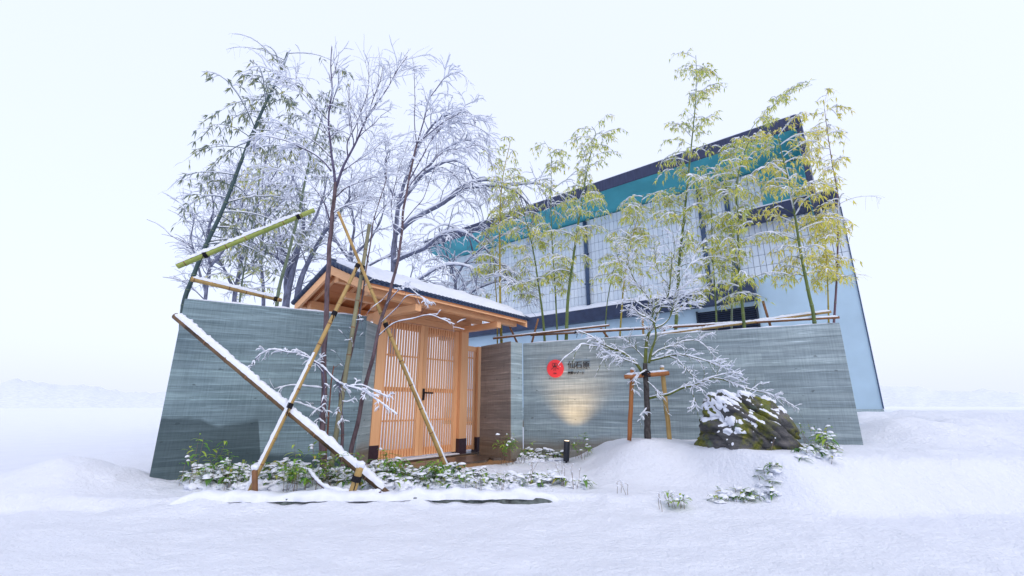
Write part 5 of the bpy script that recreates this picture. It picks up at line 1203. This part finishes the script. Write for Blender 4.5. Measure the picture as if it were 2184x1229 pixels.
def cover(name, label_area, pts, count, seed, hr=(0.06, 0.2), snow=0.7, lumps=0, lr=(0.03, 0.07), ll=(0.08, 0.16)):
    """ground cover inside a ground polygon"""
    r = random.Random(seed); poly = [np.array(p[:2]) for p in pts]; lo, hi = np.min(poly, 0), np.max(poly, 0); mw, ml, ms = MB(), MB(), MB()
    def inside(x, y):
        ins = False; n = len(poly)
        for i in range(n):
            x1, y1 = poly[i]; x2, y2 = poly[(i + 1) % n]
            if (y1 > y) != (y2 > y) and x < (x2 - x1) * (y - y1) / (y2 - y1) + x1: ins = not ins
        return ins
    def pick():
        for _ in range(200):
            x, y = r.uniform(lo[0], hi[0]), r.uniform(lo[1], hi[1])
            if inside(x, y): return np.array([x, y, ground_z(x, y)])
    for _ in range(count): sasa_stem(r, mw, ml, ms, pick(), r.uniform(*hr), snow, ll=ll)
    for _ in range(lumps):
        p = pick(); q = r.uniform(*lr); blob(ms, p + np.array([0, 0, q * .2]), (q * r.uniform(.8, 1.9), q * r.uniform(.8, 1.5), q * r.uniform(.45, 1.0)), r, 2, .55)
    par = ml.build(name, M['leaf_sasa'], kind='stuff'); mw.build('stems', M['dry'], par, kind='stuff')
    if ms.n: ms.build('snow', M['snow'], par, kind='stuff')
    return par
tag(cover('dwarf_bamboo_cover', '', [G(400, 1048), G(820, 1050), G(1000, 1046), G(960, 1018), G(760, 1018), G(640, 1010), G(400, 1020)], 400, 51, (0.05, 0.17), 0.55, 1300, (0.025, 0.065)), 'snowed-over dwarf bamboo filling the strip between kerb and left wall', 'ground cover')
tag(cover('dwarf_bamboo_cover', '', [G(990, 1050), G(1260, 1048), G(1235, 1030), G(1000, 1025)], 50, 52, (0.04, 0.12), 0.6, 160, (0.02, 0.045)), 'sparse snowy dwarf bamboo behind the right half of the kerb', 'ground cover')
tag(cover('dwarf_bamboo_cover', '', [G(1105, 992), G(1200, 985), G(1262, 972), G(1240, 962), G(1120, 972)], 80, 53, (0.05, 0.15), 0.5, 170, (0.025, 0.05)), 'snow-dusted dwarf bamboo at the foot of the wall around the spotlight', 'ground cover')
def gp(u, v, Y):
    p = W(u, v, Y); p[2] = ground_z(p[0], p[1]); return p
tag(cover('dwarf_bamboo_cover', '', [W(1505, 992, 4.42), W(1600, 1000, 4.40), W(1665, 988, 4.45), W(1660, 975, 4.62), W(1520, 980, 4.66)], 26, 54, (0.02, 0.055), 0.3, 22, (0.015, 0.035), (0.06, 0.11)), 'short tufts of dwarf bamboo in the snow in front of the boulder', 'ground cover')
tag(cover('dwarf_bamboo_cover', '', [W(1690, 1000, 4.5), W(1790, 1000, 4.5), W(1790, 965, 5.3), W(1730, 965, 5.3)], 22, 55, (0.02, 0.07), 0.3, 22, (0.02, 0.04), (0.06, 0.12)), 'dwarf bamboo at the right end of the bank beyond the boulder', 'ground cover')
def shrub(label, p, h, n, seed, name='dwarf_bamboo', snow=0.05, ll=(0.07, 0.13), spread=0.08, cat='plant', mat='leaf_sasa'):
    r = random.Random(seed); t = thing(name, label, cat, tuple(p)); mw, ml, ms = LMB(p), LMB(p), LMB(p)
    for _ in range(n):
        q = p + np.array([r.gauss(0, spread), r.gauss(0, spread), 0]); sasa_stem(r, mw, ml, ms, q, h * r.uniform(.6, 1.45), snow, (6, 10), ll)
    mw.build('stems', M['dry'], t); ml.build('leaves', M[mat], t)
    if ms.n: ms.build('snow', M['snow'], t, kind='stuff')
    return t
M['leaf_fresh'] = leaf_mat('fresh_green_leaf', [(0.0, (0.08, 0.22, 0.05)), (0.5, (0.20, 0.40, 0.06)), (0.9, (0.38, 0.50, 0.08)), (1.0, (0.62, 0.52, 0.09))])
shrub('tall fresh green dwarf bamboo against the damp left end of the wall', gp(424, 1032, 4.95), 0.42, 8, 61, mat='leaf_fresh')
shrub('small green plant at the wall foot right of the tallest dwarf bamboo', gp(470, 1040, 4.85), 0.22, 9, 62, snow=.4, mat='leaf_fresh')
shrub('leafy green plant under the thick snowy brace', gp(682, 1040, 4.75), 0.34, 13, 63, spread=.11, mat='leaf_fresh')
shrub('bright green plant left of the leaning stake', gp(640, 1042, 4.7), 0.22, 12, 64, spread=.1, mat='leaf_fresh')
shrub('green plant with yellow leaves before the gate threshold', gp(835, 1018, 5.35), 0.24, 12, 65, spread=.10, mat='leaf_fresh')
shrub('yellow-green leafy plant at the foot of the yellow brace', gp(938, 1040, 5.0), 0.22, 10, 66, spread=.07, mat='leaf_fresh')
shrub('bushy bright green plant at the foot of the shade-brown wall', gp(1090, 990, 6.75), 0.32, 18, 67, spread=.09, mat='leaf_fresh', ll=(.06, .11))
shrub('green nandina-like plant right of the black spotlight', gp(1243, 968, 6.85), 0.28, 12, 68, spread=.09, mat='leaf_fresh', ll=(.05, .09))
shrub('low green leaf tuft alone in the snow near the road edge', gp(1450, 1058, 4.25), 0.10, 5, 69, spread=.03, mat='leaf_fresh', ll=(.06, .10), snow=.3)
shrub('thin yellowish plant at the wall foot right of the boulder', gp(1722, 945, 5.75), 0.26, 5, 70, spread=.10, mat='leaf_fresh', ll=(.04, .07))
shrub('green leafy plant at the right end of the snowy bank', gp(1772, 985, 4.9), 0.18, 9, 71, spread=.08, mat='leaf_fresh', snow=.4)
def drystem(label, p, h, seed, n=3):
    r = random.Random(seed); t = thing('dry_stem', label, 'dry plant', tuple(p)); mw, ms = LMB(p), LMB(p)
    for _ in range(n):
        d = np.array([r.gauss(0, .22), r.gauss(0, .2), 1.0]); q = [p + np.array([r.gauss(0, .02), r.gauss(0, .02), -.01])]
        for k in range(5): d = d + np.array([r.gauss(0, .1), r.gauss(0, .1), 0]); q.append(q[-1] + d / np.linalg.norm(d) * h / 5 * r.uniform(.7, 1.1))
        q = np.array(q); mw.tube(q, np.linspace(.0025, .0012, 6), 4)
        for k in (3, 4, 5):
            if r.random() < .7: e = q[k] + np.array([r.gauss(0, .02), r.gauss(0, .02), .02]); mw.tube(np.array([q[k], e]), [.0014, .001], 3); blob(ms, e, (.007, .007, .008), r, 1)
    mw.build('stems', M['dry'], t); ms.build('snow', M['snow'], t, kind='stuff')
for k, (u, v, Y, h, lab) in enumerate(((1020, 1046, 4.75, .22, 'thin dry stems in the snow right of the yellow brace foot'), (1075, 1046, 4.75, .18, 'thin dry stems behind the middle of the kerb'),
        (1135, 1044, 4.8, .30, 'tall thin dry stem leaning left behind the kerb'), (1200, 1042, 4.8, .26, 'dry stems in the snow below the spotlight'), (1222, 1040, 4.8, .24, 'single-file dry stems near the end of the kerb'),
        (1318, 1040, 4.6, .14, 'short dry stems left of the road-edge tuft below the mound'), (1335, 1042, 4.55, .12, 'pair of tiny dry stems below the mound'), (1405, 1062, 4.25, .16, 'forked dry stem left of the green tuft by the road'),
        (1432, 1058, 4.3, .14, 'fine dry stem just beside the green tuft by the road'), (1644, 968, 4.9, .14, 'dry stem before the right side of the boulder'))):
    drystem(lab, gp(u, v, Y), h, 80 + k, 2 if k > 4 else 3)
# fallen snow-covered branch on the strip
r = random.Random(7); b0 = gp(700, 1055, 4.55); fb = thing('fallen_branch', 'curved fallen branch with snow lying left of the leaning stake', 'branch', tuple(b0))
P = smooth_path([W(658, 1003, 4.7), W(672, 1022, 4.62), W(692, 1040, 4.56), W(725, 1050, 4.52), W(770, 1054, 4.5), W(812, 1051, 4.48)], 6); m2, ms = LMB(b0), LMB(b0)
m2.tube(P, np.linspace(.012, .016, len(P)), 8, True); lay_snow(ms, P, np.full(len(P), .014), .018, r, 7); m2.build('wood', M['bark_brown'], fb); ms.build('snow', M['snow'], fb)
